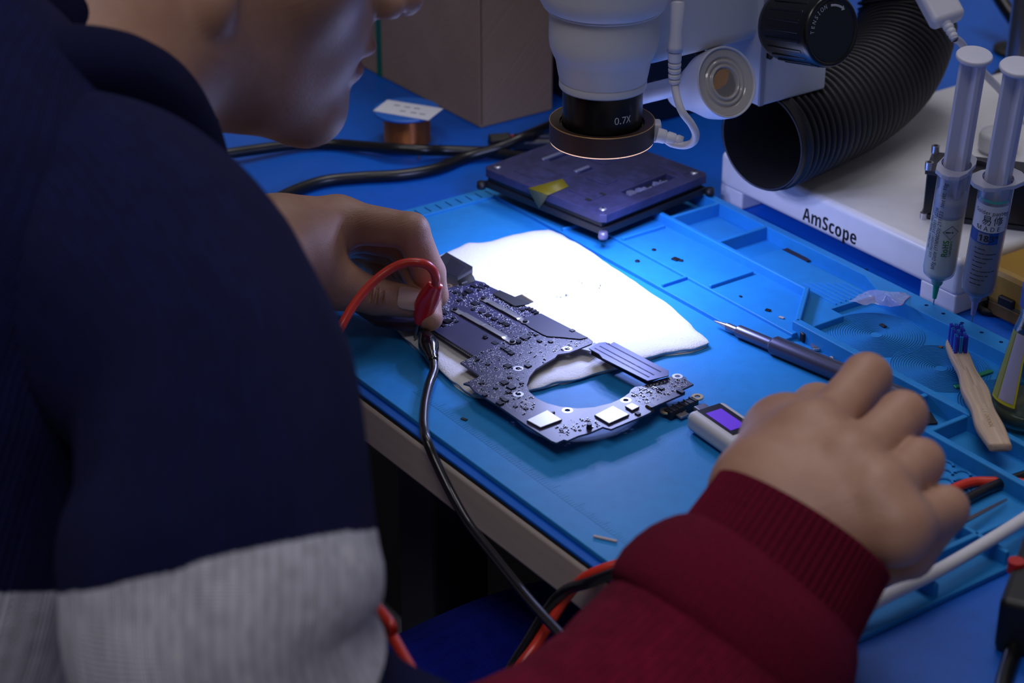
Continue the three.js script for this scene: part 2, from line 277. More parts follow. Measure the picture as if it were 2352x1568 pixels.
// ---------------------------------------------------------------- folded paper towel
{
  const t = thing('paper_towel', 'white folded paper towel lying under the circuit board', 'paper towel', [0, 0, 0]);
  const M = phys('#e6e5e6', .92, { sheen: .2, bumpMap: clone(grainTex, 3, 3), bumpScale: .0003 });
  const out = [[1012, 583], [1075, 557], [1130, 553], [1200, 532], [1262, 523], [1340, 566], [1450, 640], [1545, 706], [1628, 782], [1590, 797], [1530, 806], [1440, 832], [1330, 862], [1222, 888], [1165, 905], [1090, 905], [1040, 872], [990, 822], [925, 768], [900, 735], [930, 690], [970, 640]];
  const layer = (k, y0, y1, rough) => { // one wavy sheet
    const c = [0, 0], P = out.map(([x, y]) => at(x, y, .004)); P.forEach(p => { c[0] += p.x / P.length; c[1] += p.z / P.length; });
    const crv = new THREE.CatmullRomCurve3(P.map(p => V3(p.x, 0, p.z)), true, 'catmullrom', .12), n = 220, R = 26, pos = [], idx = [], uv = [];
    for (let s = 0; s < 2; s++) for (let r = 0; r <= R; r++) for (let i = 0; i < n; i++) {
      const p = crv.getPointAt(i / n), f = r / R, jag = 1 + (noise(i * .35, k * 7, 1) - .5) * .018 - k * .008 + (fbm(i * .11, k * 3.3, 5) - .5) * .03 * (i > n * .42 && i < n * .86 ? 1 : .35);
      const x = c[0] + (p.x - c[0]) * f * jag, z = c[1] + (p.z - c[1]) * f * jag, edge = Math.max(0, (f - .9) * 10);
      const w = (fbm(x * 60 + k * 9, z * 60, k) - .5) * .0012 * rough + Math.sin((x * .7 + z) * 260 + k) * .00012 * rough - edge * edge * .0012 * rough;
      pos.push(x, (s ? y1 : y0) + w, z); uv.push(x * 8, z * 8);
    }
    const o = (R + 1) * n;
    for (let s = 0; s < 2; s++) for (let r = 0; r < R; r++) for (let i = 0; i < n; i++) { const a = s * o + r * n + i, b = s * o + r * n + (i + 1) % n, d = a + n, e = b + n; s ? idx.push(a, b, d, b, e, d) : idx.push(a, d, b, b, d, e); }
    for (let i = 0; i < n; i++) { const a = R * n + i, b = R * n + (i + 1) % n; idx.push(a, a + o, b, b, a + o, b + o); }
    const g = new THREE.BufferGeometry(); g.setAttribute('position', new THREE.Float32BufferAttribute(pos, 3)); g.setAttribute('uv', new THREE.Float32BufferAttribute(uv, 2)); g.setIndex(idx); g.computeVertexNormals(); return g;
  };
  part(t, 'lower_fold', layer(2, .0004, .0012, .5), M); part(t, 'middle_fold', layer(1, .0017, .0027, .8), M); part(t, 'upper_fold', layer(0, .0033, .0046, 1), M);
  const sp = []; for (const [x, y, n] of [[1380, 655, 9], [1345, 648, 4], [1293, 676, 8], [1310, 674, 3]]) for (let i = 0; i < n; i++) { const p = at(x + rr(-20, 20), y + rr(-6, 6), .0052); sp.push(cyl(rr(.0002, .0007), .0002, .00012, p.x, .0052, p.z, 6)); }
  const s = part(t, 'flux_specks', sp, std('#5e574c', .9), 'small grey smudges'); s.userData.kind = 'stuff';
}

// ---------------------------------------------------------------- laptop logic board
const BY = .0105; // top face of the board
const Z2 = (x, y, h = BY) => at(880 + x * .32313, 560 + y * .32313, h);
const bd = (() => { const a = Z2(500, 465), b = Z2(920, 690); return Math.atan2(-(b.z - a.z), b.x - a.x); })(); // long axis of the board
{
  const t = thing('logic_board', 'dark laptop circuit board with a round fan cut-out lying on the paper towel', 'circuit board', [0, 0, 0]);
  const pcb = phys('#ffffff', .45, { map: tint('#2b2a4a', .25, 33, [9, 70]), clearcoat: .5, clearcoatRoughness: .32 });
  const chipM = [std('#171726', .42), std('#1d1e30', .5), std('#11111c', .35)];
  const steelM = std('#b9b6b2', .32, { metalness: .85 }), tin = std('#d9dbe0', .35, { metalness: .5 }), gold = std('#c9a86a', .35, { metalness: .8 }), tape = std('#17181d', .55);
  const silver = std('#e4e4ea', .38, { metalness: .25 });
  const O = [[-205, 470], [-60, 420], [120, 400], [300, 330], [430, 312], [470, 284], [500, 300], [545, 303], [600, 276], [652, 256], [722, 274], [748, 296], [822, 330], [900, 372], [1000, 432], [1105, 492], [1280, 575], [1455, 664], [1490, 690], [1483, 708], [1385, 748], [1322, 772], [1240, 785], [1225, 806], [1150, 848], [1082, 890], [1040, 940], [1020, 1000], [1040, 1050], [1090, 1095], [1165, 1131], [1262, 1156], [1380, 1168], [1500, 1159], [1620, 1130], [1700, 1093], [1748, 1058], [1760, 1035], [1790, 1014], [1850, 1008], [1892, 984], [2060, 936], [2110, 928], [2152, 948], [2160, 966], [2207, 996], [2128, 1032], [2146, 1060], [1932, 1152], [1902, 1196], [1860, 1216], [1620, 1316], [1562, 1300], [1466, 1342], [1390, 1362], [1310, 1397], [1285, 1390], [1232, 1413], [1198, 1400], [1150, 1370], [1010, 1282], [820, 1150], [652, 1050], [612, 1002], [570, 990], [690, 940], [548, 842], [645, 796], [345, 605], [150, 612], [-60, 570]];
  const holes = [[1308, 745, 1], [960, 885, 1], [960, 1067, 1], [1310, 1182, 1], [1725, 1110, 1], [2092, 940, 1], [465, 298, .8]];
  const hp = holes.map(([x, y, s]) => { const p = Z2(x, y); return [p.x, p.z, .0017 * s]; });
  part(t, 'board', planUV(slab(O.map(([x, y]) => { const p = Z2(x, y); return [p.x, p.z]; }), BY - .0012, BY, hp.map(([x, z, r]) => circlePts(x, z, r, 16)), .00015), 6), pcb);
  hp.forEach(([x, z, r], i) => part(t, 'screw_ring', new THREE.RingGeometry(r, r * 1.85, 24).rotateX(-Math.PI / 2).translate(x, BY + .00006, z), i === 6 ? gold : tin, i === 6 ? 'gold-rimmed screw hole' : 'white metal screw hole ring'));
  // box component by centre (in the enlarged crop), sizes along and across the board in millimetres
  const comp = (x, y, l, w, h, m, nm = 'chip', dx = 0) => { const p = Z2(x, y, BY + h / 1000); return part(t, nm, box(l / 1000, h / 1000, w / 1000, p.x, BY + h / 2000, p.z, bd + dx), m); };
  const slabBy = (pts, h0, h1, m, nm, lab) => part(t, nm, slab(pts.map(([x, y]) => { const p = Z2(x, y, BY + h1); return [p.x, p.z]; }), BY + h0, BY + h1, [], .0001), m, lab);
  // two steel clamp bars with their screws
  const bar = (pts, w) => { // pts: start, bends..., end
    const q = pts.map(([x, y]) => Z2(x, y, BY + .0012)), d = q[q.length - 1].clone().sub(q[0]).normalize(), s = V3(-d.z, 0, d.x);
    const g = []; const N = 5; const tot = q[0].distanceTo(q[q.length - 1]);
    const seg = (a, b, y0, y1) => { const A = q[0].clone().addScaledVector(d, a * tot), B = q[0].clone().addScaledVector(d, b * tot); const r = (P, y) => [P.clone().addScaledVector(s, -w / 2).setY(y), P.clone().addScaledVector(s, w / 2).setY(y), P.clone().addScaledVector(s, w / 2).setY(y - .0003), P.clone().addScaledVector(s, -w / 2).setY(y - .0003)]; return loft([r(A, y0), r(B, y1)], { capA: true, capB: true }); };
    const lo = BY + .0007, hi = BY + .0014; g.push(seg(.0, .12, lo, lo), seg(.12, .15, lo, hi), seg(.15, .47, hi, hi - .0001), seg(.47, .52, hi - .0001, hi + .0002), seg(.52, .86, hi + .0002, hi), seg(.86, .89, hi, lo), seg(.89, 1, lo, lo));
    const b = part(t, 'clamp_bar', g, steelM, 'brushed steel clamp bar');
    for (const e of [q[0], q[q.length - 1]]) { part(b, 'bar_end', cyl(w * .62, w * .62, .0004, e.x, lo - .0001, e.z, 20), steelM); part(b, 'screw', cyl(.0014, .0016, .0011, e.x, lo + .0006, e.z, 16), chipM[0]); }
  };
  bar([[512, 462], [918, 690]], .0040); bar([[712, 385], [1010, 548]], .0040);
  comp(985, 538, 3, 3.6, .9, steelM, 'clamp_tab');
  // black tape flags and connectors
  slabBy([[778, 352], [826, 326], [1040, 420], [1000, 430], [936, 440], [920, 432]], .0006, .0014, tape, 'flex_connector', 'black flat flex connector');
  slabBy([[928, 378], [985, 357], [1068, 407], [998, 431]], .0004, .0012, std('#2a2926', .5), 'ribbon_end', 'ribbon end with fine gold contacts');
  for (let i = 0; i < 16; i++) { const p = Z2(985 + i * 5, 361 + i * 3, BY + .0013); part(t, 'contact', box(.0016, .00012, .00022, p.x, BY + .00128, p.z, bd + 1.57), gold); }
  slabBy([[972, 540], [1120, 492], [1455, 664], [1400, 675], [1270, 662], [1165, 655], [1130, 640], [1040, 590]], .0003, .0007, std('#22223a', .5), 'cover_tape', 'smooth black cover film');
  comp(1345, 612, 2.6, 2.6, 1.2, chipM[0], 'stand_off'); 
  // power stage rows, inductors and controllers
  const IC = [[655, 418, 5, 4, 1.1], [700, 478, 3.6, 3, 1], [745, 502, 3.6, 3, 1], [790, 528, 3.6, 3, 1], [838, 550, 3.6, 3, 1], [875, 568, 4.2, 3, 1], [640, 462, 2.4, 2, .7], [1005, 660, 4.4, 4, 1.1], [962, 692, 2.4, 2.4, 1.2], [610, 330, 5, 4, 1.2], [525, 338, 3.2, 2.6, 1.1], [575, 352, 3, 2.6, 1.1], [640, 292, 3, 2.6, 1.1], [690, 300, 3, 2.6, 1.1], [735, 296, 2.6, 2.4, 1.1], [540, 395, 2.6, 2.4, 1], [430, 478, 4.6, 4, 1.1], [455, 545, 4.4, 4, 1.1], [480, 540, 2.6, 2, .8], [520, 545, 2.2, 2, .9], [400, 565, 4.4, 3.6, 1.1],
    [855, 735, 3.2, 2.6, .9], [885, 752, 3.4, 2.8, .9], [910, 772, 3.4, 2.8, .9], [795, 700, 3.8, 3, .4], [728, 660, 2.2, 2.2, 1], [1110, 685, 3, 2, .8], [1190, 690, 2.6, 2, .8], [1030, 860, 3.6, 3, .9], [885, 862, 4.4, 3.4, .8], [668, 815, 2.2, 2.2, 1], [745, 850, 2.4, 2, .7], [860, 980, 4.2, 4, .9], [910, 1012, 4.4, 4, .9], [800, 1018, 2.4, 2, .8], [985, 985, 2, 2, .8], [890, 1045, 3, 2.6, .9], [722, 1068, 2.4, 2.4, 1.1], [830, 1125, 4, 3, 1], [868, 1105, 3.4, 2.8, 1], [845, 1090, 2.6, 2, .8], [900, 945, 2.4, 2, .7], [700, 985, 2, 2, .7],
    [1015, 1165, 2.2, 2, .6], [940, 1150, 2.2, 2, .6], [1975, 1020, 3.4, 2.6, .9], [1955, 1040, 1.8, 1.6, .8], [1905, 1145, 4.4, 3.4, 1.4], [2115, 1042, 4.6, 2.6, 1.2], [1810, 1200, 2.8, 2.4, .9], [1795, 1055, 4, 3, .3], [1265, 1318, 1.8, 1.4, .8], [1205, 1195, 1.2, 2.6, .9], [1050, 460, 1.6, 3.4, 1.2], [1072, 472, 1.6, 3.4, 1.2], [1028, 452, 1.6, 3.4, 1.2], [1088, 484, 1.6, 3.4, 1.2], [985, 462, 3, 2.6, 1.1]];
  IC.forEach(([x, y, l, w, h], i) => comp(x, y, l, w, h, chipM[i % 3]));
  // inductors with bright end caps
  for (const [x, y] of [[505, 340], [550, 358], [580, 378], [655, 300], [700, 284], [715, 312], [680, 322], [655, 430], [440, 490], [430, 575], [500, 520], [1035, 655], [1040, 640], [1050, 625], [1085, 640]]) { const c = comp(x, y, 2.2, 1.8, .9, chipM[1], 'capacitor'); const p = Z2(x + 9, y + 9, BY); part(c, 'terminal', box(.0006, .0008, .0018, p.x, BY + .0004, p.z, bd), tin); }
  // bright memory packages
  for (const [pts] of [[[[1020, 1252], [1168, 1180], [1272, 1248], [1118, 1305]]], [[[1502, 1216], [1634, 1150], [1750, 1212], [1606, 1276]]], [[[1720, 1152], [1768, 1130], [1822, 1156], [1770, 1182]]]]) {
    slabBy(pts, 0, .0007, chipM[1], 'package_base'); const c = pts.reduce((s, p) => [s[0] + p[0] / 4, s[1] + p[1] / 4], [0, 0]);
    slabBy(pts.map(p => [c[0] + (p[0] - c[0]) * .97, c[1] + (p[1] - c[1]) * .97 - 2]), .0007, .0013, silver, 'memory_chip', 'silvery square chip'); }
  // upright black post, port block, edge frame
  { const p = Z2(1465, 1310); part(t, 'rubber_post', [cyl(.0014, .0017, .003, p.x, BY + .0015, p.z, 16)], chipM[0]); }
  { const p = Z2(725, 665), q = Z2(965, 695); part(t, 'screw_post', cyl(.0013, .0014, .0014, p.x, BY + .0007, p.z, 14), chipM[0]); part(t, 'screw_post', cyl(.0015, .0016, .0014, q.x, BY + .0007, q.z, 14), chipM[0]); }
  { const p = Z2(1895, 1180, BY - .002); part(t, 'port_block', rbox(.0045, .0045, .004, .0008, p.x, BY - .0012, p.z, bd), std('#5a4a26', .4, { metalness: .5 }), 'brass-coloured port block'); }
  { const a = Z2(345, 612, BY - .001), b = Z2(640, 800, BY - .001), d = b.clone().sub(a), m = a.clone().add(b).multiplyScalar(.5); part(t, 'edge_frame', box(d.length(), .0016, .0007, m.x, BY - .0014, m.z, Math.atan2(-d.z, d.x)), std('#8f8a80', .4, { metalness: .5 }), 'pale metal edge frame');
    for (let i = 0; i < 22; i++) { const p = a.clone().addScaledVector(d, (i + .5) / 22); part(t, 'edge_pad', box(.0005, .0004, .0009, p.x, BY - .0010, p.z + .0002, Math.atan2(-d.z, d.x)), chipM[0]); } }
  // fan-out of heat pipe and finned heat sink on the right
  { const fz = [[1462, 742], [1530, 702], [1580, 696], [1612, 712], [1640, 696], [2030, 902], [2030, 935], [1880, 972], [1560, 812], [1535, 782]];
    const H = .0028, q = fz.map(([x, y]) => { const p = Z2(x, y, BY + H); return [p.x, p.z]; });
    const f = part(t, 'heat_sink', slab(q, BY + H - .0006, BY + H, [], .0001), std('#4a4c66', .36, { metalness: .5 }), 'black finned heat sink with three rows of slots');
    const P = (u, v) => { const A = Z2(1470, 745, BY + H), B = Z2(1880, 965, BY + H), D = Z2(1600, 690, BY + H); return A.clone().addScaledVector(B.clone().sub(A), u).addScaledVector(D.clone().sub(A), v); };
    const dir = P(1, 0).sub(P(0, 0)), ang = Math.atan2(-dir.z, dir.x), fin = [], slot = [];
    const n = 62; for (let i = 0; i < n; i++) { const u = .02 + .96 * i / n, m = P(u, .5), hgt = .0034, wd = P(u, .96).distanceTo(P(u, .03)); fin.push(box(.00022, hgt, wd, m.x, BY + H - .0006 - hgt / 2, m.z, ang)); }
    part(f, 'fins', fin, std('#15161c', .4, { metalness: .5 })).userData.kind = 'stuff';
    for (const v of [.2, .47, .84]) for (let i = 0; i < n; i++) { const m = P(.03 + .95 * i / n, v - .02 + (v > .8 ? .0 : 0)); slot.push(box(.00035, .00012, .0011, m.x, BY + H + .00002, m.z, ang)); }
    part(f, 'slot_row', slot, std('#050507', .9)).userData.kind = 'stuff';
    slabBy([[1390, 742], [1500, 700], [1540, 718], [1470, 760]], -.0016, -.0006, std('#6d707c', .35, { metalness: .7 }), 'heat_pipe', 'flattened grey heat pipe'); }
  // small finned connector block with flex, upper left
  { const H = .004; const q = [[405, 90], [452, 58], [636, 160], [634, 178], [530, 240], [425, 190]].map(([x, y]) => { const p = Z2(x, y, BY + H); return [p.x, p.z]; });
    const f = part(t, 'connector_block', slab(q, BY + .0002, BY + H, [], .0002), std('#22232b', .42), 'black ribbed connector block');
    for (let i = 0; i < 14; i++) { const a = Z2(432 + i * 7, 185 + i * 3.7, BY + H), b = Z2(488 + i * 7, 95 + i * 5.2, BY + H), m = a.clone().add(b).multiplyScalar(.5); part(f, 'rib', box(a.distanceTo(b), .0002, .0004, m.x, BY + H + .0001, m.z, Math.atan2(-(b.z - a.z), b.x - a.x)), chipM[0]); }
    const c0 = [Z2(528, 262, BY + .003), Z2(540, 300, BY + .001)], c1 = [Z2(625, 205, BY + .003), Z2(658, 262, BY + .001)];
    part(t, 'flex_ribbon', loft([[c0[0], c1[0]], [c0[0].clone().lerp(c0[1], .5).setY(BY + .0026), c1[0].clone().lerp(c1[1], .5).setY(BY + .0026)], [c0[1], c1[1]]].map(([a, b]) => [a, b, b.clone().setY(b.y - .0004), a.clone().setY(a.y - .0004)])), tape, 'short black flex ribbon'); }
  // dense fields of tiny parts: solder points (bright) and small passives
  const inPoly = (x, y, p) => { let c = false; for (let i = 0, j = p.length - 1; i < p.length; j = i++) if ((p[i][1] > y) !== (p[j][1] > y) && x < (p[j][0] - p[i][0]) * (y - p[i][1]) / (p[j][1] - p[i][1]) + p[i][0]) c = !c; return c; };
  const fields = [ // polygon, solder points, passives
    [[[640, 800], [960, 640], [1240, 660], [1450, 670], [1470, 700], [1330, 740], [1240, 780], [1100, 870], [1030, 950], [930, 930], [720, 930], [560, 842]], 760, 110],
    [[[600, 985], [700, 930], [1000, 940], [1010, 1010], [1060, 1080], [1080, 1180], [1060, 1220], [960, 1200], [800, 1110], [660, 1040]], 420, 80],
    [[[1760, 1060], [1800, 1020], [1900, 995], [2060, 950], [2140, 960], [2180, 995], [2100, 1040], [1950, 1110], [1860, 1150], [1790, 1120]], 420, 90],
    [[[620, 440], [700, 430], [1000, 590], [1080, 630], [1060, 690], [960, 690], [900, 640], [780, 590], [690, 520]], 260, 90],
    [[[440, 330], [650, 262], [760, 310], [760, 360], [620, 450], [480, 440], [400, 460]], 170, 60],
    [[[360, 520], [450, 440], [500, 520], [560, 560], [420, 600]], 90, 36],
    [[[720, 390], [780, 350], [920, 440], [1000, 440], [1090, 500], [1000, 520], [860, 450]], 170, 50],
    [[[1230, 1290], [1330, 1250], [1390, 1240], [1520, 1240], [1560, 1290], [1400, 1330], [1280, 1370], [1200, 1350]], 40, 70],
    [[[1420, 690], [1470, 690], [1400, 730], [1200, 770], [1190, 730]], 90, 8]];
  const dots = [], smd = [], smdEnds = [];
  const dotG = new THREE.CylinderGeometry(.00025, .00030, .00012, 7), c0 = Math.cos(bd), s0 = Math.sin(bd);
  for (const [poly, nd, ns] of fields) {
    const W = poly.map(([x, y]) => { const p = Z2(x, y); return [p.x, p.z]; }), x0 = Math.min(...W.map(p => p[0])), x1 = Math.max(...W.map(p => p[0])), z0 = Math.min(...W.map(p => p[1])), z1 = Math.max(...W.map(p => p[1]));
    const put = (n, fn) => { let k = 0; for (let g = 0; g < n * 12 && k < n; g++) { let x = rr(x0, x1), z = rr(z0, z1); const st = .0008, u = Math.round((x * c0 - z * s0) / st) * st, v = Math.round((x * s0 + z * c0) / st) * st; x = u * c0 + v * s0; z = -u * s0 + v * c0; if (inPoly(x, z, W)) { fn(x, z); k++; } } };
    put(nd, (x, z) => dots.push(dotG.clone().translate(x, BY + .00005, z)));
    put(Math.round(ns * .55), (x, z) => { const L = rr(.0008, .0016), w = L * .55, h = rr(.0003, .0007), a = bd + (rnd() < .5 ? 0 : Math.PI / 2), cx = Math.cos(a) * L / 2, cz = -Math.sin(a) * L / 2;
      smd.push(box(L, h, w, x, BY + h / 2, z, a)); for (const e of [-1, 1]) smdEnds.push(box(L * .22, h * 1.05, w * 1.05, x + cx * e, BY + h / 2, z + cz * e, a)); });
  }
  for (const [a, b, n] of [[[1215, 770], [1250, 755], 6], [[990, 1115], [1060, 1140], 10], [[985, 1108], [1052, 1132], 10], [[1200, 778], [1240, 765], 6]]) for (let i = 0; i < n; i++) { const p = Z2(a[0] + (b[0] - a[0]) * i / n, a[1] + (b[1] - a[1]) * i / n); dots.push(dotG.clone().translate(p.x, BY + .00006, p.z)); }
  part(t, 'solder_points', dots, std('#dcdde6', .4), 'rows of tiny bright solder points').userData.kind = 'stuff';
  part(t, 'small_components', smd, chipM[1]).userData.kind = 'stuff'; part(t, 'component_ends', smdEnds, tin).userData.kind = 'stuff';
}
// ---------------------------------------------------------------- stereo microscope
const camDir = (r, u, t) => CR.clone().multiplyScalar(r).addScaledVector(CU, u).addScaledVector(CW, -t).normalize();
const paintM = std('#c9cbd2', .38, {}), paintM2 = std('#c3c6cf', .42), blackGloss = std('#0b0b0d', .28), blackPl = std('#121214', .5);
function bendText(s, size, r, a0, y, f = fontR, depth = .00012) { // text wrapped around a vertical cylinder of radius r, starting at angle a0 (about y, from +x towards -z)
  const g = textGeo(s, size, depth, f), p = g.attributes.position;
  for (let i = 0; i < p.count; i++) { const a = a0 + p.getX(i) / r, q = r + p.getZ(i); p.setXYZ(i, Math.cos(a) * q, y + p.getY(i), -Math.sin(a) * q); }
  g.computeVertexNormals(); return g;
}
const camAng = (() => { const d = CP.clone().sub(RING); return Math.atan2(-d.z, d.x); })();
{
  const t = thing('stereo_microscope', 'pale grey stereo microscope head with black objective above the bench', 'microscope', [RING.x, 0, RING.z]);
  part(t, 'nosepiece', lathe([[.0225, .141], [.0262, .1395], [.0268, .1405], [.0268, .1440], [.0263, .1446], [.0268, .1452], [.0276, .149], [.0290, .157], [.0310, .1615], [.0326, .1655], [.0332, .170], [.0332, .2], [.02, .2]], 96), paintM);
  part(t, 'head_housing', lathe([[.03, .1895], [.0345, .1897], [.0368, .1910], [.0392, .1955], [.0402, .201], [.0404, .26], [.05, .28], [.052, .36], [.03, .37], [0, .37]], 96), paintM2);
  part(t, 'trim_ring', lathe([[.0333, .1885], [.0346, .1885], [.0346, .1899], [.0333, .1899]], 96), paintM);
  const ob = part(t, 'objective', lathe([[0, .1075], [.0205, .1075], [.0225, .1085], [.0240, .1115], [.0240, .1150], [.0246, .1158], [.0246, .1395], [.02, .142]], 96), blackGloss, 'black auxiliary objective lens barrel');
  part(ob, 'thread_ring', new THREE.TorusGeometry(.0243, .0005, 8, 96).rotateX(Math.PI / 2).translate(0, .1148, 0), std('#3a3630', .3, { metalness: .6 }));
  part(ob, 'lens_glass', new THREE.CircleGeometry(.0195, 40).rotateX(Math.PI / 2).translate(0, .1072, 0), phys('#101820', .05, { clearcoat: 1 }));
  part(ob, 'marking', bendText('0.7X', .0043, .02465, camAng + .30, .1235), std('#c9ccd6', .6), 'white 0.7X marking');
  // seam of the housing
  part(t, 'housing_seam', box(.0004, .07, .001, 0, .235, 0).translate(.0402 * Math.cos(camAng - 1.15), 0, -.0402 * Math.sin(camAng - 1.15)), std('#555a66', .6));
  // bracket, hub and focus block
  const L = p => p.clone().sub(t.position);
  const wx = (px, py, x) => { const d = sight(px, py); return CP.clone().addScaledVector(d, (x - CP.x) / d.x); };
  const XB = -.010, b0 = wx(1743, 246, XB), b1 = wx(1897, 190, XB);
  part(t, 'bracket_arm', rbox(.056, .14, .10, .010, L(V3(XB - .034, 0, 0)).x, .146 + .07, -.078), paintM);
  part(t, 'bracket_hub', new THREE.CylinderGeometry(.028, .026, .1, 48).translate(XB - .035 - RING.x, .150 + .05, (b0.z + .030) - RING.z), paintM2);
  part(t, 'bracket_fin', rbox(.006, .06, .03, .0015, -.006 + .008, .1995, -.0455), paintM);
  const fb = part(t, 'focus_block', rbox(.06, .16, Math.abs(b1.z - b0.z), .002, XB - .03 - RING.x, b0.y + .08, (b0.z + b1.z) / 2 - RING.z), paintM2, 'pale grey focus block');
  part(fb, 'cover_edge', box(.0016, .16, .0035, XB + .0006 - RING.x, b0.y + .081, b0.z - .0008 - RING.z), std('#8a8ea0', .45));
  { const s = wx(1767, 128, XB + .001); part(fb, 'set_screw', cyl(.0022, .0022, .003, 0, 0, 0, 16).rotateZ(Math.PI / 2).translate(s.x - RING.x, s.y, s.z - RING.z), blackPl); }
  { const s = dep(1608, 122, 1.262); part(t, 'set_screw', new THREE.SphereGeometry(.0035, 16, 12).translate(s.x - RING.x, s.y, s.z - RING.z), blackPl); }
  part(t, 'boom_arm', new THREE.CylinderGeometry(.018, .018, .42, 32).rotateX(Math.PI / 2).translate(XB - .03 - RING.x, .40, -.23), std('#b9bcc4', .25, { metalness: .8 }));
  part(t, 'boom_joint', rbox(.07, .14, .06, .006, XB - .03 - RING.x, .37, (b0.z + b1.z) / 2 - RING.z), paintM2);
  // tension knob
  const ax = camDir(.57, -.22, .80), kc = dep(1912, 72, 1.20), up = V3(0, 1, 0);
  const ang = new THREE.Quaternion().setFromUnitVectors(V3(0, 1, 0), ax);
  const K = g => g.applyQuaternion(ang).translate(kc.x - RING.x, kc.y, kc.z - RING.z);
  const kn = part(t, 'tension_knob', K(lathe([[0, -.045], [.0185, -.045], [.0205, -.044], [.0215, -.040], [.0222, -.004], [.0217, -.001], [.0205, .0004], [.0190, .0002], [.0187, -.0012], [0, -.0012]], 64)), blackGloss, 'black plastic tension knob');
  for (let i = 0; i < 22; i++) { const a = i / 22 * 6.2832; part(kn, 'grip_rib', K(rbox(.0016, .030, .0022, .0006, .0217 * Math.cos(a), -.0215, .0217 * Math.sin(a), -a, 1)), blackGloss); }
  part(kn, 'face_disc', K(new THREE.CylinderGeometry(.0184, .0184, .0006, 64).translate(0, -.0008, 0)), std('#06161a', .35));
  // TENSION lettering on an arc, and the arrow
  const fr = (() => { const y = CU.clone().sub(ax.clone().multiplyScalar(CU.dot(ax))).normalize(), x = V3().crossVectors(y, ax); return { x, y }; })();
  const onFace = (x, y, z = .0003) => kc.clone().addScaledVector(fr.x, x).addScaledVector(fr.y, y).addScaledVector(ax, z).sub(t.position);
  const put = (g, cx, cy, rot) => { const p = g.attributes.position, c = Math.cos(rot), s = Math.sin(rot); for (let i = 0; i < p.count; i++) { const X = p.getX(i), Y = p.getY(i), q = onFace(cx + X * c - Y * s, cy + X * s + Y * c, -.0004 + p.getZ(i)); p.setXYZ(i, q.x, q.y, q.z); } g.computeVertexNormals(); return g; };
  const gl = []; 'TENSION'.split('').forEach((ch, i) => { const a = Math.PI * (1.045 - i * .062), R = .0146, g = textGeo(ch, .0027, .00012, fontR); const bb = g.boundingBox; g.translate(-(bb.max.x + bb.min.x) / 2, 0, 0); gl.push(put(g, R * Math.cos(a), R * Math.sin(a), a - Math.PI / 2)); });
  { const s = new THREE.Shape(); const a0 = Math.PI * .585, a1 = Math.PI * .385; for (let i = 0; i <= 8; i++) { const a = a0 + (a1 - a0) * i / 8; s[i ? 'lineTo' : 'moveTo'](.0163 * Math.cos(a), .0163 * Math.sin(a)); }
    s.lineTo(.0172 * Math.cos(a1), .0172 * Math.sin(a1)); s.lineTo(.0156 * Math.cos(a1 - .14), .0156 * Math.sin(a1 - .14)); s.lineTo(.0138 * Math.cos(a1), .0138 * Math.sin(a1));
    for (let i = 0; i <= 8; i++) { const a = a1 + (a0 - a1) * i / 8; s.lineTo(.0149 * Math.cos(a), .0149 * Math.sin(a)); } gl.push(put(new THREE.ExtrudeGeometry(s, { depth: .00012, bevelEnabled: false }), 0, 0, 0)); }
  part(kn, 'lettering', gl, std('#aeb6bd', .6), 'white TENSION lettering with a curved arrow');
}
// ---------------------------------------------------------------- ring light
{
  const t = thing('ring_light', 'brown ring light glowing at its lower rim around the microscope objective', 'ring light', [RING.x, RING.y, RING.z]);
  part(t, 'housing', lathe([[.0262, .0118], [.0318, .0128], [.0324, .0124], [.0324, .0006], [.0318, 0], [.0308, .0004], [.0308, .009], [.0262, .009], [.0262, .0118]], 96), std('#3b2a24', .5, { bumpMap: clone(grainTex, 6, 1), bumpScale: .0001 }));
  part(t, 'rim_line', new THREE.TorusGeometry(.0322, .00035, 6, 96).rotateX(Math.PI / 2).translate(0, .0128, 0), std('#c79a5c', .4, { metalness: .5 }), 'thin copper-coloured top rim');
  part(t, 'inner_collar', lathe([[.0251, .009], [.0262, .009], [.0262, .0105], [.0251, .0105]], 64), blackPl);
  part(t, 'diffuser', lathe([[.0255, -.0002], [.0312, -.0001], [.0320, -.0003], [.0316, -.0006], [.0255, -.0005]], 96), std('#ffffff', .6, { emissive: new THREE.Color(1.0, .60, .42), emissiveIntensity: 1.0 }), 'glowing diffuser at the lower rim');
  // cable socket on the right of the ring
  const sd = CR.clone(); const s0 = sd.clone().multiplyScalar(.0318).add(V3(0, .0055, 0));
  const white = std('#d5d6e2', .42);
  part(t, 'cable_socket', rbox(.009, .0125, .010, .0015, 0, 0, 0, Math.atan2(-sd.z, sd.x)).translate(s0.x, s0.y, s0.z), white, 'white cable socket');
  const q = [dep(1508, 309, 1.222), dep(1556, 322, 1.222)].map(p => p.sub(t.position)); const d = q[1].clone().sub(q[0]);
  const pl = part(t, 'cable_plug', alignY(lathe([[0, 0], [.0042, 0], [.0046, .001], [.0043, .0055], [.0034, .006], [.0034, .0065], [.0040, .007], [.0038, .0115], [.003, .012], [.003, .0125], [.0036, .013], [.0032, .0165], [0, .0165]], 24), d, q[0]), white, 'white ribbed strain relief');
}
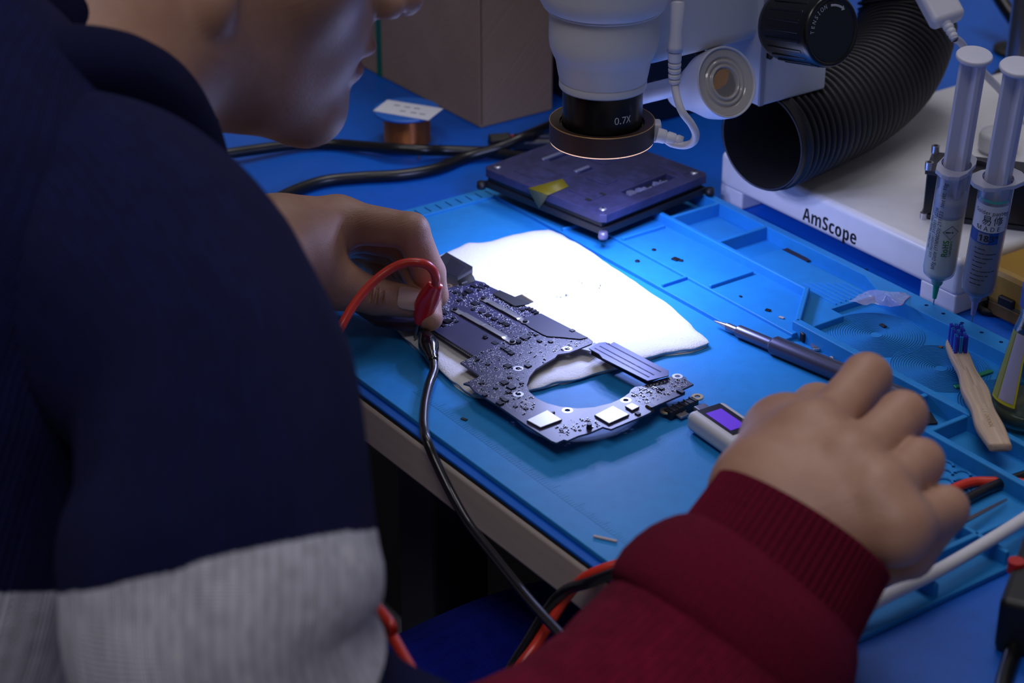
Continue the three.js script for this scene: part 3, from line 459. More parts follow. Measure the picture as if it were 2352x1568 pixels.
// cable of the ring light with its upper plug
{
  const M = std('#cfd0dc', .45), t = thing('ring_light_cable', 'white cable running down from a ribbed plug to the ring light', 'cable', [0, 0, 0]);
  part(t, 'cord', tube([dep(1550, 182, 1.20), dep(1553, 215, 1.2), dep(1566, 255, 1.2), dep(1588, 285, 1.205), dep(1598, 308, 1.21), dep(1592, 326, 1.215), dep(1572, 334, 1.22), dep(1545, 330, 1.222), dep(1530, 321, 1.222)], .0024, 80, 14), M);
  const a = dep(1549, 190, 1.2), b = dep(1550, 118, 1.19), c = dep(1556, 20, 1.18);
  const prof = []; for (let i = 0; i <= 40; i++) { const s = i / 40; prof.push([(.0036 + .0006 * s) - (i % 7 > 4 && s > .08 && s < .82 ? .0007 : 0), s * a.distanceTo(b)]); } prof.unshift([0, 0]); prof.push([0, a.distanceTo(b)]);
  const pl = part(t, 'ribbed_plug', alignY(lathe(prof, 28), b.clone().sub(a), a), M);
  part(t, 'plug_body', alignY(lathe([[0, 0], [.0048, 0], [.0045, .003], [.0038, .012], [.0042, .03], [0, .03]], 28), c.clone().sub(b), b), M);
}
// ---------------------------------------------------------------- spot lamp
{
  const t = thing('spot_lamp', 'small white spot lamp on an arm with clear ribbed lens, switched off', 'lamp', [0, 0, 0]);
  const ax = camDir(.50, .02, .86), c = dep(1668, 189, 1.25), q = new THREE.Quaternion().setFromUnitVectors(V3(0, 1, 0), ax);
  const K = g => g.applyQuaternion(q).translate(c.x, c.y, c.z), white = std('#d3d4de', .38);
  part(t, 'shade', K(lathe([[0, -.052], [.0095, -.052], [.0115, -.048], [.013, -.038], [.0172, -.026], [.0212, -.016], [.0224, -.008], [.0226, .0], [.0222, .0012], [.0212, .0008], [.0208, -.002]], 64)), white);
  const lens = part(t, 'lens', K(lathe([[.0092, -.0016], [.0098, -.0002], [.0108, -.0002], [.0112, -.0016], [.0124, -.0018], [.0128, -.0006], [.0142, -.0006], [.0147, -.0020], [.0160, -.0018], [.0164, -.0004], [.0196, -.0006], [.0208, -.0004]], 64)), phys('#b9b5b3', .18, { clearcoat: .8 }), 'clear ribbed plastic lens ring');
  part(lens, 'lens_centre', K(new THREE.CylinderGeometry(.0093, .0093, .0008, 48).translate(0, -.0020, 0)), phys('#a9a5a4', .2, { clearcoat: .6 }));
  { const sg = new THREE.Shape(); sg.moveTo(.0015, 0); for (let i = 0; i <= 14; i++) { const a = Math.PI * (.62 + .86 * i / 14); sg.lineTo(.0085 * Math.cos(a), .0085 * Math.sin(a)); } sg.closePath(); part(lens, 'led_glimpse', K(new THREE.ExtrudeGeometry(sg, { depth: .0003, bevelEnabled: false }).rotateX(-Math.PI / 2).translate(0, -.0016, 0).rotateY(.4)), std('#c98a3c', .4), 'amber LED seen through the lens'); }
  const gl = []; for (let i = -10; i <= 10; i++) for (let j = -10; j <= 10; j++) { const x = (i + (j % 2) * .5) * .00085, y = j * .00075; if (x * x + y * y < .0000740) gl.push(new THREE.SphereGeometry(.00034, 6, 4).translate(x, -.00135, y)); }
  part(lens, 'lens_beads', K(merge(gl)), phys('#b9b6b6', .15, { transmission: .5, thickness: 0 })).userData.kind = 'stuff';
  const r0 = c.clone().addScaledVector(ax, -.040);
  part(t, 'arm', tube([r0, dep(1556, 199, 1.272), dep(1500, 211, 1.275), dep(1440, 225, 1.28), dep(1405, 225, 1.29), dep(1390, 160, 1.30), dep(1390, 60, 1.30), dep(1400, -60, 1.29)], .0062, 60, 18), white, 'white tubular arm');
}
// ---------------------------------------------------------------- microscope stand base
const baseM = std('#ffffff', .36, { map: clone(tint('#e2e2e6', .04, 41), 3, 3) });
{
  const t = thing('microscope_base', 'heavy white microscope stand base with black lettering on its front face', 'microscope base', [0, 0, 0]);
  const x0 = -.099, x1 = .128, z0 = -.62, z1 = -.25;
  part(t, 'plate', planUV(rbox(x1 - x0, .0262, z1 - z0, .0045, (x0 + x1) / 2, .0085 + .0131, (z0 + z1) / 2, 0, 5), 2), baseM);
  const foot = (a, b, c, d) => part(t, 'foot', rbox(b - a, .0142, d - c, .0018, (a + b) / 2, -.0035 + .0071, (c + d) / 2), baseM);
  foot(x0 + .0008, -.0752, z1 - .026, z1 - .0008); foot(.0962, x1 - .0008, z1 - .032, z1 - .0008); foot(x0 + .0008, -.0752, z0 + .001, z0 + .03); foot(.0962, x1 - .0008, z0 + .001, z0 + .03);
  const g = textGeo('AmScope', .0094, .0003), w = g.boundingBox.max.x; g.scale(.0512 / w, 1, 1).translate(-.0128, .0128, z1 - .00015);
  part(t, 'lettering', g, std('#15151c', .5), 'black lettering on the front face');
  part(t, 'column', new THREE.CylinderGeometry(.02, .02, .45, 40).translate(XCOL(), .034 + .225, -.5), std('#c4c7cf', .22, { metalness: .85 }));
}
function XCOL() { return -.04; }
// ---------------------------------------------------------------- fume hose
{
  const t = thing('fume_hose', 'black corrugated fume extraction hose lying on the microscope base', 'hose', [0, 0, 0]);
  const P = [at(1750, 324, .0725), at(1800, 303, .0727), at(1880, 270, .073), at(1975, 220, .0745), at(2048, 150, .082), at(2082, 60, .100), at(2080, -40, .128), at(2050, -150, .16)];
  const prof = s => { const q = s - Math.floor(s); return q < .72 ? Math.sqrt(Math.max(0, Math.sin(q / .72 * Math.PI))) : 0; };
  const M = std('#27262b', .46, { bumpMap: clone(grainTex, 8, 8), bumpScale: .0001 });
  const len = curve(P).getLength(), N = Math.round(len / .0062);
  part(t, 'corrugated_wall', sweep(P, (x, a) => .0332 + (x * N < 1.1 ? .0006 + .0007 * Math.sin(a * 3) : .0036 * prof(x * N) - .0008), { n: N * 10, m: 72, caps: false }), M);
  part(t, 'inner_wall', sweep(P, () => .0322, { n: 80, m: 40, caps: false }), std('#08080a', .8));
  const c = curve(P), f = c.getTangentAt(0); const g = new THREE.TorusGeometry(.0331, .0008, 8, 80); g.applyQuaternion(new THREE.Quaternion().setFromUnitVectors(V3(0, 0, 1), f)).translate(P[0].x, P[0].y, P[0].z);
  part(t, 'cut_rim', g, std('#1d1e2a', .4), 'cut rim of the hose mouth');
}
// ---------------------------------------------------------------- cardboard box
{
  const t = thing('cardboard_box', 'brown cardboard carton with a green tape strip at the back of the bench', 'box', [0, 0, 0]);
  const card = std('#ffffff', .85, { map: clone(tint('#a08670', .16, 51, [5, 80]), 2, 2), bumpMap: clone(grainTex, 5, 5), bumpScale: .0002 });
  const x0 = -.62, x1 = -.3125, z0 = -.262, z1 = -.1925, H = .24, y0 = -.0035;
  part(t, 'carton', planUV(rbox(x1 - x0, H, z1 - z0, .0016, (x0 + x1) / 2, y0 + H / 2, (z0 + z1) / 2, 0, 2), 4), card);
  part(t, 'corner_crease', box(.0012, H - .006, .0012, x1 - .0004, y0 + H / 2, z1 - .0012), std('#6d5340', .9));
  part(t, 'tape_strip', box(.0075, H, .0004, -.4585, y0 + H / 2, z1 + .0002), std('#0e6b4a', .4), 'green vertical tape strip');
  part(t, 'flap', box(.0016, .0016, z1 - z0 - .006, x1 + .0002, y0 + .17, (z0 + z1) / 2), std('#6d5340', .9));
}
{
  const t = thing('equipment_case', 'dark navy equipment case standing behind the microscope head', 'case', [0, 0, 0]);
  const M = std('#0d1226', .5);
  part(t, 'housing', rbox(.26, .26, .22, .004, -.372, .1265, -.392), M);
  part(t, 'front_panel', rbox(.004, .22, .19, .0015, -.2415, .13, -.392), std('#10162e', .45));
  for (const [y, z] of [[.03, -.305], [.03, -.48], [.22, -.305], [.22, -.48]]) part(t, 'panel_screw', cyl(.0032, .0032, .003, 0, 0, 0, 14).rotateZ(Math.PI / 2).translate(-.2385, y, z), std('#8b8ea0', .3, { metalness: .8 }));
}
// ---------------------------------------------------------------- copper wire spool
{
  const b = at(936, 330, -.0035), t = thing('wire_spool', 'blue spool of copper wire with a white paper label on top', 'spool', b);
  const blue = std('#1d66c4', .4), cop = std('#b5703f', .3, { metalness: .75, bumpMap: clone(grainTex, 1, 90), bumpScale: .0003 });
  part(t, 'lower_flange', lathe([[0, 0], [.0245, 0], [.0252, .0008], [.0245, .0022], [0, .0022]], 48), blue);
  part(t, 'upper_flange', lathe([[0, .0255], [.0245, .0255], [.0252, .0265], [.0245, .0282], [.006, .0282], [0, .0282]], 48), blue);
  const w = []; for (let i = 0; i < 29; i++) w.push(new THREE.TorusGeometry(.0172 + (i % 2) * .0002, .00045, 6, 48).rotateX(Math.PI / 2).translate(0, .0029 + i * .00076, 0));
  part(t, 'copper_winding', [cyl(.0171, .0171, .0235, 0, .0138, 0, 40), ...w], std('#c07c4c', .3, { metalness: .75 }), 'tight copper wire winding');
  const lab = [[890, 229], [1018, 249], [984, 276], [857, 254]].map(([x, y]) => { const p = at(x, y, .0252).sub(b); return [p.x, p.z]; });
  const l = part(t, 'paper_label', slab(lab, .0283, .0287), std('#d9dae2', .7), 'white paper label');
  const bars = []; for (const [x, y, s] of [[912, 242, .0], [935, 246, 1], [958, 249, 0], [925, 255, 1], [950, 259, 0], [970, 262, 1]]) { const p = at(x, y, .0252).sub(b); bars.push(box(.0048, .0001, .0014, p.x, .02875, p.z, .62)); }
  part(l, 'printed_lines', bars, std('#6a6c78', .8), 'blurred grey print').userData.kind = 'stuff';
  part(t, 'wire_end', tube([[.0172, .012, 0], [.021, .008, .004], [.026, .004, .006], [.034, .001, .012]], .0005, 20, 6), cop);
}
// ---------------------------------------------------------------- power cords
const cordM = std('#101116', .32);
{
  const P = [[330, 410, .0], [430, 378, .004], [505, 357, .006], [600, 342, .004], [690, 331, .002], [770, 331, .001], [850, 337, .0035], [900, 341, .0062], [936, 343, .0066], [975, 345, .0060], [1030, 346, .003], [1130, 350, .002], [1205, 360, .003], [1262, 352, .006], [1300, 330, .004], [1330, 312, .002]].map(([x, y, h]) => at(x, y, h));
  const t = thing('power_cable', 'black glossy power cable running below the copper spool to the microscope', 'cable', [0, 0, 0]); part(t, 'sheath', tube(P, .0041, 160, 14), cordM);
  const Q = [[560, 520, .001], [606, 478, .001], [660, 445, .001], [740, 417, .001], [830, 407, .001], [920, 402, .001], [1000, 388, .001], [1070, 362, .001], [1150, 338, .006], [1210, 312, .010], [1262, 290, .004], [1300, 270, .001]].map(([x, y, h]) => at(x, y, h));
  const t2 = thing('power_cable', 'black power cable curving past the left edge of the silicone mat', 'cable', [0, 0, 0]); part(t2, 'sheath', tube(Q, .0042, 160, 14), cordM);
}
{
  const p = at(1148, 322, .002), d = at(1190, 318, .002).sub(p).normalize(), t = thing('power_plug', 'small black plug with a red tip behind the soldering fixture', 'plug', [0, 0, 0]);
  part(t, 'body', alignY(rbox(.009, .017, .009, .0015, 0, .0, 0), d, p.clone().setY(.0015)), blackPl); part(t, 'tip', alignY(lathe([[0, .0], [.0038, 0], [.0036, .006], [0, .0075]], 20), d, p.clone().setY(.0015).addScaledVector(d, .0088)), std('#c8371e', .45), 'red tip');
  const q = at(1228, 318, .004), t2 = thing('cable_adapter', 'flat dark grey cable adapter lying beside the ring light', 'adapter', [0, 0, 0]);
  part(t2, 'shell', rbox(.034, .009, .018, .003, q.x, .0012, q.z, .95), std('#262a3c', .4)); part(t2, 'seam', box(.022, .0006, .0012, q.x, .0058, q.z, .95), std('#5a5f78', .4));
}
// ---------------------------------------------------------------- board soldering fixture
{
  const H = .0265, t = thing('soldering_fixture', 'dark grey square board soldering fixture with corner screws and amber tape', 'fixture', [0, 0, 0]);
  const Lc = at(1108, 384, H), Bc = at(1386, 496, H), Rc = at(1606, 390, H), ex = Lc.clone().sub(Bc), ez = Rc.clone().sub(Bc);
  const W = ex.length(), ux = ex.clone().normalize(), uz = ez.clone().addScaledVector(ux, -ez.dot(ux)).normalize(), D = ez.dot(uz), ang = Math.atan2(-ux.z, ux.x);
  const F = (a, b, y) => Bc.clone().addScaledVector(ux, a * W).addScaledVector(uz, b * D).setY(y);
  const poly = q => q.map(([a, b]) => { const p = F(a, b, 0); return [p.x, p.z]; });
  const top = std('#ffffff', .48, { map: tint('#343456', .5, 61, [7, 40]), metalness: .25 }), dark = std('#1b1b22', .5, { metalness: .2 });
  const rc = .03, outl = [[rc, 0], [1 - rc, 0], [1, rc], [1, 1 - rc], [1 - rc, 1], [rc, 1], [0, 1 - rc], [0, rc]];
  const win = [[.10, .36], [.10, .80], [.18, .80], [.18, .36]], slot2 = [[.52, .36], [.56, .36], [.56, .52], [.52, .52]], slot3 = [[.78, .34], [.82, .34], [.82, .62], [.78, .62]];
  part(t, 'top_plate', planUV(slab(poly(outl), H - .0062, H, [poly(win), poly(slot2), poly(slot3)], .0007), 8), top);
  part(t, 'middle_plate', planUV(slab(poly([[.03, .02], [.97, .02], [.97, .97], [.03, .97]]), H - .0098, H - .0064, [], .0004), 8), dark);
  part(t, 'base_plate', planUV(slab(poly([[.01, .01], [.99, .01], [.99, .99], [.01, .99]]), H - .0152, H - .0100, [], .0006), 8), std('#15151b', .5));
  const sc = std('#b8bac6', .28, { metalness: .8 });
  for (const [a, b] of [[.065, .07], [.935, .07], [.935, .93], [.065, .93]]) {
    const p = F(a, b, 0); const s = part(t, 'corner_screw', [lathe([[0, .0012], [.0016, .0012], [.0026, .0006], [.0028, 0], [0, 0]], 24).translate(p.x, H, p.z)], sc, 'shiny domed corner screw'); part(s, 'socket', cyl(.0011, .0011, .0006, p.x, H + .0011, p.z, 6), dark);
  }
  for (const [a, b] of [[-.005, -.005], [1.005, -.005], [1.005, 1.005], [-.005, 1.005]]) { const p = F(a, b, 0); part(t, 'foot', lathe([[0, 0], [.0030, 0], [.0034, .0015], [.0030, .005], [0, .005]], 18).translate(p.x, H - .0152 - .0008, p.z), a < 0 && b < 0 ? std('#6f6c86', .4, { metalness: .4 }) : dark); }
  // raised lands, pins and exposed board in the window
  for (const [a, b, w, d, y] of [[.30, .18, .20, .10, .0006], [.27, .60, .14, .18, .0005], [.62, .72, .2, .24, .0007], [.38, .42, .16, .12, .0008], [.2, .88, .22, .06, .0006], [.68, .25, .30, .3, .0004]]) { const p = F(a, b, 0); part(t, 'raised_land', rbox(w * W, .0022, d * D, .0005, p.x, H + y - .0010, p.z, ang, 2), top); }
  for (const [a, b, l] of [[.56, .44, .014], [.83, .48, .024]]) { const p = F(a, b, 0); part(t, 'clamp_pin', rbox(.0026, .0018, l, .0007, p.x, H + .0006, p.z, ang, 2), std('#8d90a8', .35, { metalness: .6 }), 'bright metal clamp pin'); }
  { const wb = part(t, 'window_board', slab(poly([[.105, .37], [.105, .79], [.175, .79], [.175, .37]]), H - .0055, H - .0035), dark); const g = []; for (let i = 0; i < 46; i++) { const p = F(rr(.11, .17), rr(.38, .78), 0); g.push(box(rr(.001, .0028), rr(.0008, .0016), rr(.001, .0022), p.x, H - .003, p.z, ang)); } part(wb, 'window_components', g, std('#8f93b0', .35, { metalness: .5 })).userData.kind = 'stuff';
    const p = F(.14, .42, 0); part(wb, 'metal_can', cyl(.0036, .0036, .003, p.x, H - .0025, p.z, 20), std('#9a9db5', .3, { metalness: .7 })); }
  part(t, 'fixture_slot', slab(poly([[.20, .10], [.24, .10], [.24, .26], [.20, .26]]), H + .0003, H + .0004), std('#08080a', .9));
  // amber tape folded over the edge
  const tp = [[1212, 432, H + .0006], [1292, 410, H + .0006], [1306, 428, H + .0006], [1258, 448, H + .0006]].map(q => at(...q)), dn = [at(1212, 432, H + .0006), at(1258, 448, H + .0006), at(1238, 480, .012), at(1248, 470, .012)];
  const amber = std('#645a0c', .35);
  part(t, 'amber_tape', [loft([[tp[0], tp[1]], [tp[3], tp[2]]].map(([a, b]) => [a, b, b.clone().setY(b.y - .0002), a.clone().setY(a.y - .0002)]), { capA: true, capB: true }), loft([[dn[0], dn[1]], [dn[2], dn[3]]].map(([a, b]) => [a, b, b.clone().add(V3(-.0002, 0, -.0002)), a.clone().add(V3(-.0002, 0, -.0002))]), { capA: true, capB: true })], amber, 'strip of amber tape folded over the edge');
}
// ---------------------------------------------------------------- black part holder on the base, white knob post
{
  const t = thing('part_holder', 'black part holder with silver corner pins on the white microscope base', 'holder', [0, 0, 0]);
  const y0 = .036, H = .033, A = at(2118, 498, y0), B = at(2260, 516, y0), T = at(2133, 376, y0 + H), Bk = at(2166, 326, y0 + H);
  const ux = B.clone().sub(A).normalize(), dz = Bk.clone().sub(T), uz = dz.addScaledVector(ux, -dz.dot(ux)).normalize(), Wd = .075, Dp = .032;
  const F = (a, b) => A.clone().addScaledVector(ux, a).addScaledVector(uz, b), ang = Math.atan2(-ux.z, ux.x), c = F(Wd / 2, Dp / 2);
  part(t, 'body', rbox(Wd, H - .005, Dp, .001, c.x, y0 + H / 2, c.z, ang), std('#0d0f1a', .3));
  const ring = circlePts(0, 0, .0105, 28).map(([x, z]) => { const p = F(Wd * .38 + x, Dp * .52 + z); return [p.x, p.z]; });
  part(t, 'top_plate', slab([[-.001, -.001], [Wd + .001, -.001], [Wd + .001, Dp + .001], [-.001, Dp + .001]].map(([a, b]) => { const p = F(a, b); return [p.x, p.z]; }), y0 + H - .003, y0 + H, [ring], .0003), std('#4a4a52', .35, { metalness: .6 }), 'grey metal top plate with a round opening');
  part(t, 'bottom_plate', slab([[-.001, -.001], [Wd + .001, -.001], [Wd + .001, Dp + .001], [-.001, Dp + .001]].map(([a, b]) => { const p = F(a, b); return [p.x, p.z]; }), y0, y0 + .0025, [], .0003), std('#33343e', .35, { metalness: .5 }));
  for (const [a, b] of [[.001, .001], [Wd - .001, .001], [Wd - .001, Dp - .001], [.001, Dp - .001]]) { const p = F(a, b); const s = part(t, 'corner_pin', cyl(.0027, .0027, .005, p.x, y0 + H + .0025, p.z, 18), std('#c2c4d0', .22, { metalness: .85 }), 'silver corner pin'); part(t, 'foot_pin', cyl(.0027, .0027, .004, p.x, y0 + .0008, p.z, 18), std('#c2c4d0', .22, { metalness: .85 })); part(s, 'socket', cyl(.0014, .0014, .0004, p.x, y0 + H + .0051, p.z, 6), blackPl); }
}
{
  const b = at(2290, 345, .0355), t = thing('knob_post', 'white round knob post standing on the base behind the syringes', 'knob', b);
  part(t, 'knob', lathe([[0, 0], [.0125, 0], [.0135, .003], [.0135, .011], [.012, .014], [.007, .0148], [0, .0148]], 40), std('#cfd0d6', .4)); part(t, 'stem', cyl(.0035, .0035, .045, .003, .036, -.002, 18), std('#cfd0d6', .4)); part(t, 'cap', lathe([[0, .058], [.004, .058], [.0046, .06], [.003, .066], [0, .066]], 18).translate(.003, 0, -.002), std('#cfd0d6', .4));
}
// ring light controller hanging on its cable
{
  const t = thing('inline_dimmer', 'white inline dimmer switch hanging on its cable at the upper right', 'switch', [0, 0, 0]);
  const white = std('#c8c9d6', .4), a = dep(2130, -40, 1.30), b = dep(2180, 52, 1.29), d = b.clone().sub(a), L = .058, q = new THREE.Quaternion();
  const yv = d.clone().normalize(), zv = camDir(.12, .25, .95), xv = V3().crossVectors(yv, zv).normalize(), z2 = V3().crossVectors(xv, yv), m4 = new THREE.Matrix4().makeBasis(xv, yv, z2);
  const K = g => g.applyMatrix4(m4).translate(b.x, b.y, b.z);
  part(t, 'housing', K(rbox(.0235, L, .013, .0042, 0, -L / 2, 0, 0, 5)), white);
  part(t, 'power_button', K(new THREE.TorusGeometry(.0034, .00035, 8, 36).translate(.001, -.0195, .0066)), std('#20212a', .5), 'printed round power symbol');
  const prof = [[0, 0]]; for (let i = 0; i <= 24; i++) prof.push([(.0040 - .0012 * i / 24) - (i % 6 > 3 ? .0005 : 0), i / 24 * .0135]); prof.push([0, .0135]);
  part(t, 'strain_relief', K(lathe(prof, 24).translate(.002, -.001, 0)), white);
  const e = K(new THREE.BufferGeometry().setFromPoints([V3(.002, .0115, 0)])).attributes.position, s = V3(e.getX(0), e.getY(0), e.getZ(0));
  part(t, 'cord', tube([s, dep(2208, 100, 1.30), dep(2235, 140, 1.33), dep(2270, 178, 1.35), dep(2306, 216, 1.36), dep(2340, 262, 1.37), dep(2380, 300, 1.36), at(2430, 330, .036)], .0026, 60, 12), white);
  part(t, 'upper_cord', tube([K(new THREE.BufferGeometry().setFromPoints([V3(0, -L, 0)])) && dep(2117, -62, 1.3), dep(2090, -130, 1.31), V3(-.05, .385, -.27)], .0026, 40, 12), white);
}
// black lamp post and cords in the upper right corner
{
  const f = at(2335, 120, -.0035), t = thing('lamp_post', 'black upright post with crossing arm at the top right corner', 'stand', f);
  part(t, 'post', cyl(.0085, .0085, .3, 0, .15, 0, 24), blackPl); part(t, 'foot', lathe([[0, 0], [.02, 0], [.02, .004], [.0085, .007], [0, .007]], 32), blackPl);
  const q = at(2255, -15, .03).sub(f), r = at(2338, 72, .03).sub(f).setX(0).setZ(0).setY(.032); part(t, 'arm', tube([[q.x, q.y + .02, q.z], [q.x * .5, .036, q.z * .5], [0, .022, 0]], .006, 30, 14), cordM);
  const P = [[2352, 120, .004], [2318, 143, .001], [2290, 165, .001], [2283, 190, .001], [2300, 214, .001], [2330, 224, .001], [2400, 232, .001]].map(([x, y, h]) => at(x, y + 8, h));
  single('black_cable', tube(P, .0038, 60, 12), cordM, 'black cable looping on the bench behind the tall syringes', 'cable');
}
// ---------------------------------------------------------------- syringes standing in the rim holes
function syringe(name, label, tip, topPx, H, o) {
  const t = thing(name, label, 'syringe', tip, 'syringes standing in the back rim of the mat');
  const top = at(topPx[0], topPx[1], H).sub(tip), d = top.clone().normalize(), S = top.length() / .185, q = new THREE.Quaternion().setFromUnitVectors(V3(0, 1, 0), d);
  const tw = new THREE.Quaternion().setFromAxisAngle(V3(0, 1, 0), o.turn); // turn the print towards the room
  const K = g => g.scale(S, S, S).applyQuaternion(tw).applyQuaternion(q);
  part(t, 'needle', K(cyl(.0004, .0004, .014, 0, .005, 0, 10)), std('#8f929c', .3, { metalness: .8 }));
  part(t, 'needle_hub', K(lathe([[.0006, .010], [.0013, .0105], [.0022, .021], [.0030, .0212], [.0034, .0225], [.0034, .0265], [.0028, .028], [0, .028]], 24)), phys(o.hub, .35, { transmission: .3, thickness: 0 }));
  part(t, 'barrel', K(lathe([[.0036, .0225], [.0040, .0265], [.0066, .0275], [.0094, .0305], [.0099, .034], [.0099, .1060]], 48)), phys(o.barrel, .22, { transmission: .82, thickness: 0 }), 'clear plastic barrel');
  part(t, 'contents', K(lathe([[0, .0286], [.0062, .0288], [.0086, .0314], [.0092, .034], [.0092, o.fill], [0, o.fill + .0005]], 40)), o.paste, o.pasteLabel);
  part(t, 'piston', K(lathe([[0, o.fill + .0006], [.0091, o.fill + .0006], [.0092, o.fill + .003], [.0086, o.fill + .006], [.0092, o.fill + .009], [.0091, o.fill + .014], [0, o.fill + .014]], 40)), o.piston);
  part(t, 'finger_flange', K(slab([[-.0062, -.0096], [.0062, -.0096], [.0125, -.0075], [.0158, -.002], [.0158, .002], [.0125, .0075], [.0062, .0096], [-.0062, .0096], [-.0125, .0075], [-.0158, .002], [-.0158, -.002], [-.0125, -.0075]], .1052, .1082, [circlePts(0, 0, .0093, 28)], .0004).rotateY(o.flange)), phys('#c9cbe0', .35, { transmission: .35, thickness: 0 }), 'frosted finger flange');
  const pl = std('#c4c6da', .4);
  part(t, 'plunger_rod', K(merge([rbox(.0165, .1780 - o.fill - .014, .0032, .0008, 0, (o.fill + .014 + .178) / 2, 0), rbox(.0032, .1780 - o.fill - .014, .0165, .0008, 0, (o.fill + .014 + .178) / 2, 0)]).rotateY(.5)), pl, 'pale cross-shaped plunger rod');
  part(t, 'thumb_rest', K(lathe([[0, .178], [.0098, .178], [.0104, .1788], [.0104, .1802], [.0096, .1812], [0, .1812]], 40)), pl);
  const txt = (s, size, a, y, m, vert, f = fontR, nm = 'print') => { const g = textGeo(s, size, .00008, f); if (vert) g.rotateZ(Math.PI / 2); const p = g.attributes.position, r = .00995; for (let i = 0; i < p.count; i++) { const an = a + p.getX(i) / r, rr2 = r + p.getZ(i); p.setXYZ(i, Math.sin(an) * rr2, y + p.getY(i), Math.cos(an) * rr2); } g.computeVertexNormals(); return part(t, nm, K(g), m); };
  return { t, K, txt };
}
const faceTurn = (() => { const d = CP.clone().sub(V3(.13, .05, -.23)); return Math.atan2(d.x, d.z); })();
{
  const ink = std('#33343c', .6), grn = std('#2f6a2c', .6);
  const s = syringe('flux_syringe', 'syringe of pale yellowish flux with green needle tip and green print', at(2143, 697, .0096).setY(.004), [2241, 110], .187, { turn: faceTurn, hub: '#2fae86', barrel: '#dfe3ea', fill: .0735, paste: std('#dcdfca', .45), pasteLabel: 'yellowish translucent flux', piston: std('#aeb0c6', .45), flange: 1.2 });
  s.txt('Mfg Date (YYMMDD): 211123   Net Wt: 10g', .00235, -.34, .0375, ink, true); s.txt('Lot Number: 310001 12236', .0021, -.68, .045, ink, true); s.txt('No-Clean Tacky Flux', .0019, -1.0, .05, ink, true);
  s.txt('RoHS', .0036, .30, .0478, grn, true, font); s.txt('Compliant', .0018, .52, .0482, grn, true);
  const dia = (r, dz) => { const g = new THREE.RingGeometry(r * .88, r, 4); const p = g.attributes.position, R = .0100; for (let i = 0; i < p.count; i++) { const a = .34 + p.getX(i) / R; const y = .0655 + p.getY(i); p.setXYZ(i, Math.sin(a) * R, y, Math.cos(a) * R); } return g; };
  part(s.t, 'hazard_diamond', s.K(dia(.0052)), std('#5a2a22', .6), 'printed diamond with exclamation mark'); s.txt('!', .0046, .12 + .34, .0648, ink, true, font);
}
